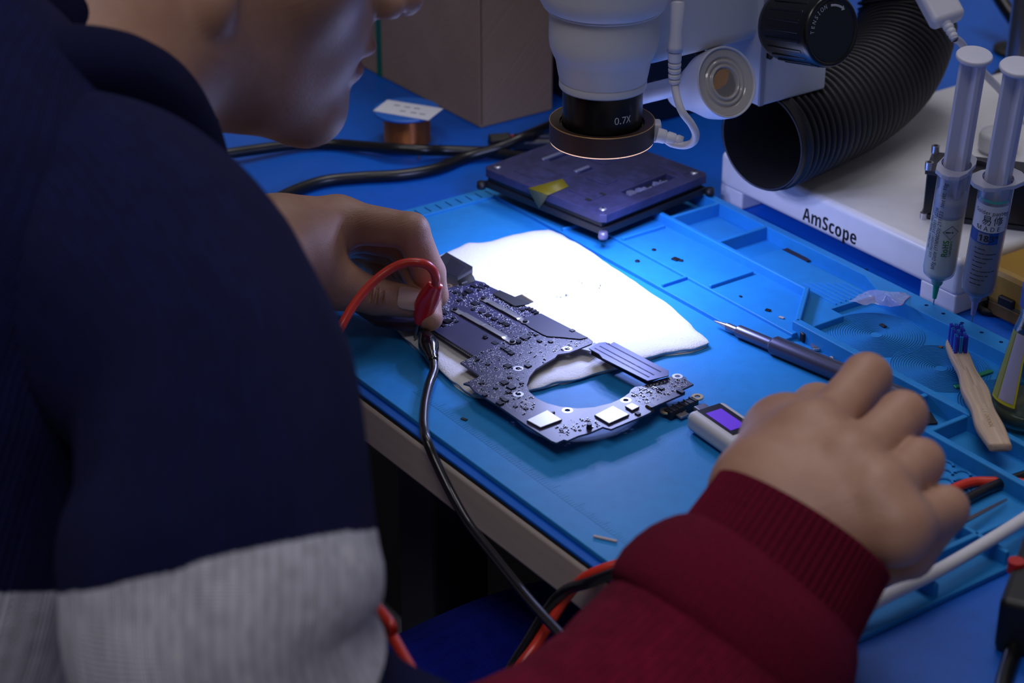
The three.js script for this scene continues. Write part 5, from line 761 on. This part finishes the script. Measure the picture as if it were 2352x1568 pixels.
// ---------------------------------------------------------------- the person
const knitBump = dataTex(256, 256, (u, v) => .6 * Math.abs(Math.sin(u * Math.PI * 32)) + .4 * Math.abs(Math.sin((v * 32 + .25 * Math.sin(u * Math.PI * 64)) * Math.PI)));
const person = thing('person', 'person in a navy, grey and maroon sweater bending over the board, holding a clip lead', 'person', [0, 0, 0]);
{
  // ---- skin: head, neck, arms and hands
  const HS = .94, HP = V3(-.0033, .300, .1788), HM = new THREE.Matrix4().set(-.9489, .0727, .3072, 0, -.0305, .9475, -.3184, 0, -.3142, -.3115, -.8968, 0, 0, 0, 0, 1);
  const hl = (x, y, z) => V3(x, y, z).multiplyScalar(HS).applyMatrix4(HM).add(HP), inv = HM.clone().transpose();
  const E = (c, r) => ell(V3(...c), r), Cn = (a, b, ra, rb) => cone(V3(...a), V3(...b), ra, rb);
  const neckBase = dep(215, 205, .955).sub(HP).applyMatrix4(inv).multiplyScalar(1 / HS);
  const S = [[E([0, .035, -.015], [.076, .095, .096]), .02], [E([0, -.025, .028], [.062, .082, .062]), .03], [E([0, -.055, .02], [.052, .052, .06]), .03],
    [Cn([-.052, -.058, -.002], [-.012, -.101, .076], .017, .0155), .028], [Cn([.052, -.058, -.002], [.012, -.101, .076], .017, .0155), .028], [E([0, -.1005, .080], [.019, .0160, .0175]), .020], [Cn([0, -.082, .030], [0, -.100, -.050], .034, .040), .03], [E([0, -.055, .074], [.034, .03, .024]), .022],
    [E([-.046, -.018, .052], [.022, .02, .022]), .03], [E([.046, -.018, .052], [.022, .02, .022]), .03], [E([0, .026, .072], [.058, .014, .02]), .02],
    [Cn([0, .012, .092], [0, -.028, .117], .0075, .0105), .012], [E([-.012, -.032, .104], [.0085, .0085, .010]), .006], [E([.012, -.032, .104], [.0085, .0085, .010]), .006],
    [E([0, -.0575, .0965], [.023, .0068, .0105]), .005], [E([0, -.0725, .0930], [.020, .0075, .0112]), .005],
    [E([-.032, .006, .078], [.013, .009, .010]), .008], [E([.032, .006, .078], [.013, .009, .010]), .008], [cone(V3(0, -.02, -.03), neckBase, .054, .056), .035]];
  const ear = s => { const a = E([s * .078, -.002, -.010], [.007, .031, .018]), b = E([s * .0800, -.0405, -.004], [.0088, .0140, .0120]), c = E([s * .084, .002, -.006], [.006, .018, .010]); return (x, y, z) => smax(smin(a(x, y, z), b(x, y, z), .012), -c(x, y, z), .004); };
  const e1 = ear(-1), e2 = ear(1), mouth = E([0, -.0650, .104], [.026, .0020, .014]), nos1 = E([-.0065, -.0385, .110], [.0038, .004, .006]), nos2 = E([.0065, -.0385, .110], [.0038, .004, .006]);
  const headL = (x, y, z) => { let d = S[0][0](x, y, z); for (let i = 1; i < S.length; i++) d = smin(d, S[i][0](x, y, z), S[i][1]); d = smin(d, Math.min(e1(x, y, z), e2(x, y, z)), .006); d = smax(d, -mouth(x, y, z), .003); return smax(d, -Math.min(nos1(x, y, z), nos2(x, y, z)), .002); };
  const t3 = V3(0, 0, 0), headF = (x, y, z) => { t3.set(x, y, z).sub(HP).applyMatrix4(inv).multiplyScalar(1 / HS); return headL(t3.x, t3.y, t3.z) * HS; };
  const gHead = nets(headF, V3(-.16, .10, .02), V3(.17, .43, .40), .0032);
  // ---- hands
  const chain = (pts, rs) => { const c = []; for (let i = 0; i + 1 < pts.length; i++) c.push(cone(pts[i], pts[i + 1], rs[i], rs[i + 1])); return (x, y, z) => { let d = c[0](x, y, z); for (let i = 1; i < c.length; i++) d = smin(d, c[i](x, y, z), .003); return d; }; };
  const handF = (palm, kp, fingers, kf, extra = []) => (x, y, z) => { let d = palm[0](x, y, z); for (let i = 1; i < palm.length; i++) d = smin(d, palm[i](x, y, z), kp); let f = 1; for (const g of fingers) f = smin(f, g(x, y, z), .0012); d = smin(d, f, kf); for (const [g, k, sub] of extra) d = sub ? smax(d, -g(x, y, z), k) : smin(d, g(x, y, z), k); return d; };
  const nail = (c, dir, nrm, l, w) => { const y = dir.clone().normalize(), z = nrm.clone().addScaledVector(y, -nrm.dot(y)).normalize(), x = V3().crossVectors(y, z); const q = new THREE.Quaternion().setFromRotationMatrix(new THREE.Matrix4().makeBasis(x, y, z)).invert(); return { f: ell(c, [w, l, .0016], q), c, r: l }; };
  // left hand: thumb and index finger pinch the clip, the others curl behind
  const LW = at(640, 570, .066), LF = at(500, 650, .085), lat = CW.clone().multiplyScalar(.92).addScaledVector(V3(0, -1, 0), .12).addScaledVector(CR, -.12).normalize();
  const iM = at(778, 507, .0700), mM = iM.clone().addScaledVector(lat, .019), rM = iM.clone().addScaledVector(lat, .037), pM = iM.clone().addScaledVector(lat, .053).add(V3(0, -.004, 0));
  const iP = at(944, 530, .0700), iD = at(985, 626, .0425), iT = at(1001, 679, .0262);
  const mP = at(925, 560, .052), mD = at(972, 655, .032), mT = at(987, 730, .0188), rP = at(898, 575, .040), rD = at(935, 615, .034), rT = at(960, 640, .028), pP = at(850, 590, .030), pD = at(885, 632, .026), pT = at(910, 652, .020);
  const tC = at(690, 606, .056), tM = at(768, 652, .0415), tI = at(862, 680, .0325), tT = at(943, 693, .0272);
  const upL = CU.clone();
  const nT = nail(at(926, 697, .0272).addScaledVector(CW, -.0085), tT.clone().sub(tI), CW.clone().multiplyScalar(-1), .0078, .0068);
  const nR = nail(rT.clone().addScaledVector(CW, -.0065), rT.clone().sub(rD), CW.clone().multiplyScalar(-1), .006, .005);
  const Lpalm = [cone(LF, LW, .031, .0265), cone(LW, iM, .0265, .0135), cone(LW, mM, .026, .0135), cone(LW, rM, .024, .0125), cone(LW, pM, .022, .0115), cone(LW, tM, .024, .0135), cone(tC, iM.clone().lerp(LW, .45), .016, .013)];
  const crease = (p, d, n, w) => { const q = nail(p, d, n, .0006, w); return [ell(p, [w, .0008, .0011], new THREE.Quaternion().setFromRotationMatrix(new THREE.Matrix4().makeBasis(V3().crossVectors(d.clone().normalize(), n).normalize(), d.clone().normalize(), n.clone())).invert()), .0007, true]; };
  const toCam = CW.clone().multiplyScalar(-1), thd = tT.clone().sub(tM).normalize();
  const leftF = handF(Lpalm, .014, [chain([iM, iP, iD, iT], [.0135, .0108, .0098, .0080]), chain([mM, mP, mD, mT], [.013, .0105, .0095, .0080]), chain([rM, rP, rD, rT], [.012, .0098, .009, .0076]), chain([pM, pP, pD, pT], [.011, .0088, .008, .0068]), chain([tM, tI, tT], [.0140, .0110, .0098])], .009,
    [crease(tI.clone().addScaledVector(toCam, .0114).addScaledVector(thd, -.002), thd, toCam, .010), crease(tI.clone().addScaledVector(toCam, .0114).addScaledVector(thd, .0015), thd, toCam, .009), crease(tI.clone().addScaledVector(toCam, .0114).addScaledVector(thd, .005), thd, toCam, .007)]);
  const bb = (pts, m) => { const b = new THREE.Box3().setFromPoints(pts); return [b.min.addScalar(-m), b.max.addScalar(m)]; };
  const gL = nets(leftF, ...bb([LW, iM, iP, iT, mT, rT, pT, pM, tM, tT], .03), .0011);
  // right hand: seen from the back, fingers closed downwards
  const RW = dep(1822, 1178, .885), RF = dep(1730, 1370, .862);
  const RM = [at(1868, 1012, .1075), at(1952, 1075, .1095), at(2015, 1145, .1055), at(2062, 1222, .0960)], RP = [at(1990, 868, .1160), at(2072, 955, .1150), at(2112, 1062, .1060), at(2172, 1168, .0930)], rad = [.0116, .0114, .0108, .0100];
  const inw = RW.clone().sub(RM[1]).setY(0).normalize();
  const Rf = RM.map((m, i) => { const d1 = RP[i].clone().addScaledVector(inw, .012).add(V3(0, -.026, 0)), d2 = d1.clone().addScaledVector(inw, .018).add(V3(0, -.010, 0)); return chain([m, RP[i], d1, d2], [rad[i] * 1.08, rad[i], rad[i] * .88, rad[i] * .72]); });
  const uC = dep(1745, 1120, .89), uM = at(1806, 1008, .088), uI = at(1876, 940, .078), uT = at(1908, 925, .056);
  Rf.push(chain([uM, uI, uT], [.0165, .0128, .0098]));
  const Rpalm = [cone(RF, RW, .031, .0275), ...RM.map((m, i) => cone(RW, m, .025, .0132 - i * .0008)), cone(RW, uM, .0255, .0165), cone(uC, uM, .020, .0165), cone(uM, RM[0], .0145, .0125), cone(RM[0], RM[3], .0120, .0100), ell(RW.clone().lerp(RM[1], .55).add(V3(0, -.008, 0)), [.036, .016, .036])];
  const rightF = handF(Rpalm, .016, Rf, .006, RM.map((m, i) => [ell(m.clone().addScaledVector(CU, .004), [.0090, .0090, .0090]), .012]));
  const gR = nets(rightF, ...bb([RF, RW, ...RM, ...RP, uT, RP[1].clone().add(V3(0, -.05, 0))], .035), .0024);
  // arms and trunk inside the clothes
  const sh = dep(330, 620, .84), el = dep(980, 1840, .79), shL = V3(-.13, .18, .34), elL = V3(-.235, .06, .22), hip = V3(.07, -.2, .48), nb = hl(0, -.08, -.06);
  const trunkF = (x, y, z) => { let d = 1; for (const c of trunk) d = smin(d, c(x, y, z), .02); return d; };
  const trunk = [cone(sh, dep(505, 1100, .76), .022, .02), cone(dep(505, 1100, .76), el, .02, .02), cone(el, RF, .02, .024), cone(shL, elL, .03, .026), cone(elL, LF, .024, .028), cone(LF, LF.clone().lerp(LW, .75), .0285, .0255), cone(sh, V3(.03, .16, .36), .024, .03), cone(V3(.03, .16, .36), shL, .03, .03), cone(hip, V3(.03, .16, .36), .08, .07), cone(V3(.03, .16, .36), dep(215, 205, .955), .05, .045)];
  const gT = nets(trunkF, V3(-.31, -.30, -.02), V3(.55, .33, .60), .012);
  const body = mergeGeometries([gHead, gL, gR, gT]);
  // skin tone: even, with lips, nails and knuckles a little pinker or lighter
  const P = body.attributes.position, col = new Float32Array(P.count * 3), lip = hl(0, -.065, .098), q = V3(0, 0, 0);
  for (let i = 0; i < P.count; i++) { q.set(P.getX(i), P.getY(i), P.getZ(i)); const n = fbm(q.x * 130, q.y * 130, q.z * 130, 3) - .5; let c = [.44 + n * .10, .235 + n * .07, .155 + n * .055];
    const dl = q.distanceTo(lip); if (dl < .021) { t3.copy(q).sub(HP).applyMatrix4(inv).multiplyScalar(1 / HS); if (t3.z > .093 && Math.abs(t3.y + .065) < .0125) c = [.40, .15, .12]; }
    for (const k of [iP, iD, ...RP, ...RM]) { const d = q.distanceTo(k); if (d < .016) { const w = (1 - d / .016) * .5 * fbm(q.x * 400, q.y * 400, q.z * 400, 2); c = [c[0] * (1 - .1 * w), c[1] * (1 - .35 * w), c[2] * (1 - .35 * w)]; } }
    col.set(c, i * 3); }
  body.setAttribute('color', new THREE.BufferAttribute(col, 3)); setUV(body, (x, y, z) => [(x + z * .6) * 40, (y + z * .4) * 40]);
  part(person, 'body', body, phys('#ffffff', .52, { vertexColors: true, bumpMap: grainTex, bumpScale: .0002, clearcoat: .22, clearcoatRoughness: .48 }));
  // thumbnail: a thin curved plate with rounded corners
  { const ax = tT.clone().sub(tI).normalize(), n0 = toCam.clone().addScaledVector(CU, .22).addScaledVector(ax, 0); n0.addScaledVector(ax, -n0.dot(ax)).normalize(); const b0 = V3().crossVectors(ax, n0), c0 = tT.clone().addScaledVector(ax, -.0022), pos = [], idx = [], N = 18;
    for (let k = 0; k < 2; k++) for (let i = 0; i <= N; i++) for (let j = 0; j <= N; j++) { const u = i / N * 2 - 1, v = j / N * 2 - 1, sq = Math.pow(Math.pow(Math.abs(u), 4) + Math.pow(Math.abs(v), 4), .25), m = Math.max(Math.abs(u), Math.abs(v)), f = sq > 0 ? m / sq : 1, U = u * f, W = v * f, r = .01085 - .0007 * k + (U > 0 ? -.0009 * U * U : 0), al = W * .70; const q2 = c0.clone().addScaledVector(ax, U * .0078).addScaledVector(n0, Math.cos(al) * r).addScaledVector(b0, Math.sin(al) * r); pos.push(q2.x, q2.y, q2.z); }
    for (let k = 0; k < 2; k++) for (let i = 0; i < N; i++) for (let j = 0; j < N; j++) { const o = k * (N + 1) * (N + 1), a2 = o + i * (N + 1) + j, b2 = a2 + 1, c2 = a2 + N + 1, d2 = c2 + 1; k ? idx.push(a2, b2, c2, b2, d2, c2) : idx.push(a2, c2, b2, b2, c2, d2); }
    const g = new THREE.BufferGeometry(); g.setAttribute('position', new THREE.Float32BufferAttribute(pos, 3)); g.setIndex(idx); g.computeVertexNormals(); part(person, 'thumbnail', g, phys('#c6a99d', .36, { clearcoat: .5 }), 'short pale thumbnail'); }
  // hair
  const hairF = (x, y, z) => { t3.set(x, y, z).sub(HP).applyMatrix4(inv).multiplyScalar(1 / HS); const a = ell(V3(0, .042, -.022), [.084, .100, .100])(t3.x, t3.y, t3.z), cut = t3.z * .55 - t3.y * .62 + .0 - .006; return smax(a + (noise(x * 300, y * 300, z * 300) - .5) * .003, cut, .01) * HS; };
  part(person, 'hair', nets(hairF, V3(-.16, .20, .02), V3(.17, .47, .40), .005), std('#15100e', .6), 'short dark hair');

  // ---- sweater
  const navy = [.088, .105, .27], grey = [.88, .88, .93], maroon = [.50, .085, .21];
  const bandTex = (stops, ribs, amp, mottle = .12, tilt = 0, u0 = 0) => dataTex(512, 1024, (u, v) => { let c = stops[0][1]; for (const [s, k] of stops) if (v + tilt * Math.cos((u - u0) * 2 * Math.PI) >= s + .0035 * (pn(u, v, 40, 77) - .5)) c = k; const r = 1 + amp * (Math.sin(u * Math.PI * 2 * ribs) * .5) + mottle * (pn(u, v, 128, 3) - .5) + mottle * .6 * (pn(u, v, 40, 5) - .5); return c.map(x => x * r); }, true, true);
  const cloth = (map, ru, rv) => phys('#ffffff', .92, { map, sheen: .08, specularIntensity: .25, sheenRoughness: .6, sheenColor: new THREE.Color(.25, .25, .35), bumpMap: clone(knitBump, ru, rv), bumpScale: .0012 });
  const spine = [V3(.075, -.30, .50), V3(.075, -.16, .505), V3(.070, -.02, .485), V3(.060, .09, .445), V3(.050, .165, .405), V3(.042, .215, .372), V3(.032, .248, .342), V3(.022, .268, .312)], hw = [.17, .17, .178, .186, .182, .165, .125, .07], hd = [.115, .115, .118, .118, .112, .098, .080, .055];
  { const rings = [], cv = curve(spine), n = 60, m = 64, vs = []; const W = new THREE.CatmullRomCurve3(hw.map((w, i) => V3(i, w, hd[i])));
    for (let i = 0; i <= n; i++) { const s = i / n, p = cv.getPoint(s), tg = cv.getTangent(s), ex = V3(1, 0, 0).addScaledVector(tg, -tg.x).normalize(), ez = V3().crossVectors(ex, tg), w = W.getPoint(s), ring = []; for (let j = 0; j < m; j++) { const a = -j / m * 6.2832, c = Math.cos(a), e = Math.sin(a), f = 1 + .07 * (fbm(c * 2 + 3, e * 2, s * 7, 3) - .5), sg = v => Math.sign(v) * Math.pow(Math.abs(v), .8); ring.push(p.clone().addScaledVector(ex, sg(c) * w.y * f).addScaledVector(ez, sg(e) * w.z * f)); } rings.push(ring); vs.push(s); }
    part(person, 'sweater_body', loft(rings, { capA: true, capB: true, vs }), cloth(bandTex([[0, navy], [.30, navy], [.385, grey], [.455, navy]], 90, .1), 10, 8), 'navy and grey knitted sweater body'); }
  // right sleeve: navy shoulder, grey band, navy, then maroon forearm with ribbed cuff
  const RS = [[-170, 660, .90, .060], [0, 575, .875, .058], [130, 525, .855, .059], [250, 570, .830, .0610], [365, 715, .800, .0620], [485, 900, .770, .0560], [512, 1100, .752, .0550], [505, 1300, .746, .0610], [516, 1480, .748, .0570], [628, 1690, .764, .056], [900, 1885, .785, .057], [1110, 1905, .802, .056], [1310, 1815, .822, .056], [1455, 1712, .836, .056], [1565, 1605, .848, .0560], [1632, 1525, .856, .0545], [1664, 1482, .860, .0480]];
  const tub = (L, fn, n, m) => { const P2 = L.map(q2 => dep(q2[0], q2[1], q2[2])), W = new THREE.CatmullRomCurve3(L.map((q2, i) => V3(i, q2[3], 0))), cv = curve(P2), N = n; const rings = [], fr = cv.computeFrenetFrames(N, false), vs = [];
    // curve.getPoint is uniform per control point, so radii stay with their rings
    let nrm = fr.normals[0].clone(); for (let i = 0; i <= N; i++) { const s = i / N, p = cv.getPoint(s), tg = cv.getTangent(s); nrm.addScaledVector(tg, -nrm.dot(tg)).normalize(); const bn = V3().crossVectors(tg, nrm), r0 = W.getPoint(s).y, ring = []; for (let j = 0; j < m; j++) { const a = -j / m * 6.2832, r = fn(s, -a, r0); ring.push(p.clone().addScaledVector(nrm, Math.cos(a) * r).addScaledVector(bn, Math.sin(a) * r)); } rings.push(ring); vs.push(s); } const r5 = rings[Math.round(N * .45)], cen = r5.reduce((a, b) => a.add(b), V3(0, 0, 0)).multiplyScalar(1 / m); let u0 = 0, best = -9; r5.forEach((p, j) => { const d = p.clone().sub(cen).dot(CR); if (d > best) { best = d; u0 = j / m; } }); return { rings, vs, u0 }; };
  { const k = 16, fold = (s, a, r) => r * (1 + .05 * (fbm(Math.cos(a) * 1.6 + 5, Math.sin(a) * 1.6, s * 16, 3) - .5)) + .0018 * Math.sin(s * 70 + 2 * Math.cos(a)) * Math.max(0, 1 - Math.abs(s - .60) * 4);
    const g = tub(RS, fold, 180, 80); part(person, 'sleeve', loft(g.rings, { capA: true, vs: g.vs }), cloth(bandTex([[0, navy], [(4.97 + 2) / k - .003, grey], [(7.0 + 2) / k, navy], [10.4 / k, maroon]], 80, .10, .14, .026, g.u0), 8, 16), 'right sleeve with a wide grey band and maroon forearm'); }
  // bunched fold above the cuff and the ribbed cuff itself
  // straight pieces with one frame: list of [position along the axis, radius]
  const straight = (A, B, list, fn, m) => { const ax = B.clone().sub(A), tg = ax.clone().normalize(), n0 = CR.clone().addScaledVector(tg, -CR.dot(tg)).normalize(), b0 = V3().crossVectors(tg, n0); return list.map(([s, r], i) => Array.from({ length: m }, (_, j) => { const a = j / m * 6.2832, q2 = fn(s, a, r, i); return A.clone().addScaledVector(ax, s).addScaledVector(n0, Math.cos(a) * q2).addScaledVector(b0, Math.sin(a) * q2); })); };
  { const L = [[.03, .0440], [-.03, .0500], [-.04, .0535], [.02, .0560], [.12, .0574], [.28, .0577], [.45, .0568], [.62, .0548], [.78, .0515], [.90, .0480], [1, .0440]]; const g = straight(dep(1640, 1498, .857), dep(1772, 1322, .864), L, (s, a, r) => r * (1 + .035 * (fbm(Math.cos(a) * 2, Math.sin(a) * 2, s * 3 + 9, 3) - .5)), 80); part(person, 'sleeve_fold', loft(g, { vs: L.map(q2 => q2[0]) }), cloth(bandTex([[0, maroon]], 80, .05), 8, 3), 'bunched maroon fold above the cuff'); }
  { const L = []; for (let i = 0; i <= 40; i++) L.push([i / 40, .0468 - .0040 * Math.pow(i / 40, .7)]); L.push([1.015, .0422], [1.015, .0408], [.98, .0400], [.6, .0400]); const g = straight(dep(1732, 1386, .861), dep(1845, 1207, .868), L, (s, a, r, i) => r + (i <= 40 ? .00055 * Math.sin(a * 74) : 0), 444); part(person, 'cuff', loft(g, { vs: L.map(q2 => q2[0]) }), cloth(bandTex([[0, maroon]], 74, .3), 10, 3), 'ribbed maroon cuff of the right sleeve'); }
  // left sleeve: only its maroon cuff shows at the wrist
  { const A = [V3(-.10, .17, .35), V3(-.19, .11, .30), V3(-.235, .065, .225), at(380, 730, .102), at(450, 695, .095), at(515, 655, .088)].map(p => p); const g = sweep(A, (s, a) => .060 - .026 * Math.min(1, s * 1.15) + .0015 * Math.sin(s * 40 + a), { n: 80, m: 48, caps: false, vLen: false }); part(person, 'sleeve', g, cloth(bandTex([[0, navy], [.35, grey], [.5, navy], [.6, maroon]], 60, .06), 6, 8), 'left sleeve with maroon cuff'); }
  // rolled collar
  { const roll = (L, r, n = 60) => sweep(L.map(q2 => dep(...q2)), (s, a) => r * (1 + .10 * (fbm(Math.cos(a) + 2, Math.sin(a), s * 5, 3) - .5)), { n, m: 36, vLen: false });
    const M = cloth(bandTex([[0, navy]], 30, .06), 4, 20);
    part(person, 'collar', roll([[470, 560, 1.0], [452, 440, .965], [415, 312, .925], [350, 215, .885], [240, 165, .855], [100, 165, .835], [-60, 215, .82], [-260, 240, .84]], .0185), M, 'thick rolled navy collar');
    part(person, 'hood_fold', roll([[420, 330, .95], [330, 200, .935], [210, 105, .93], [90, 45, .915], [-60, 20, .90], [-220, 20, .90]], .0200), M, 'inner navy collar fold'); }
  // trousers and shoes
  const blueT = cloth(bandTex([[0, [.05, .11, .52]]], 40, .04, .08), 6, 10);
  const leg = (P2, rs) => sweep(P2, (s, a) => { const x = s * (rs.length - 1), i = Math.min(rs.length - 2, Math.floor(x)); return (rs[i] + (rs[i + 1] - rs[i]) * (x - i)) * (1 + .05 * (fbm(Math.cos(a) * 2 + s * 3, Math.sin(a) * 2, s * 9, 3) - .5)); }, { n: 70, m: 40, vLen: false });
  part(person, 'trouser_leg', leg([[.13, -.235, .54], [.135, -.210, .36], [.122, -.190, .18], [.115, -.190, .02], [.115, -.235, -.07], [.115, -.40, -.09], [.115, -.56, -.06], [.115, -.70, -.05]], [.105, .095, .084, .080, .070, .060, .055, .05]), blueT, 'blue trouser leg under the bench');
  part(person, 'trouser_leg', leg([[.02, -.235, .54], [-.05, -.215, .40], [-.15, -.205, .24], [-.22, -.225, .14], [-.235, -.38, .10], [-.23, -.55, .12], [-.23, -.70, .13]], [.105, .095, .082, .072, .062, .056, .05]), blueT);
  for (const [x, z] of [[.115, -.08], [-.23, .10]]) part(person, 'shoe', rbox(.085, .07, .25, .028, x, FLOOR_Y + .036, z - .03), std('#16161a', .6));
}
{ const t = thing('work_stool', 'black round work stool under the seated person', 'stool', [.075, FLOOR_Y, .52]);
  part(t, 'seat', lathe([[0, .37], [.17, .37], [.18, .385], [.175, .40], [0, .405]], 48), std('#121214', .6)); part(t, 'gas_post', cyl(.025, .025, .33, 0, .205, 0, 24), blackPl);
  for (let i = 0; i < 5; i++) { const a = i * 1.2566; part(t, 'base_leg', rbox(.24, .025, .04, .008, .13 * Math.cos(a), .045, -.13 * Math.sin(a), a), blackPl); part(t, 'caster', new THREE.SphereGeometry(.022, 16, 12).translate(.24 * Math.cos(a), .022, -.24 * Math.sin(a)), blackPl); } }
renderer.render(scene, camera);
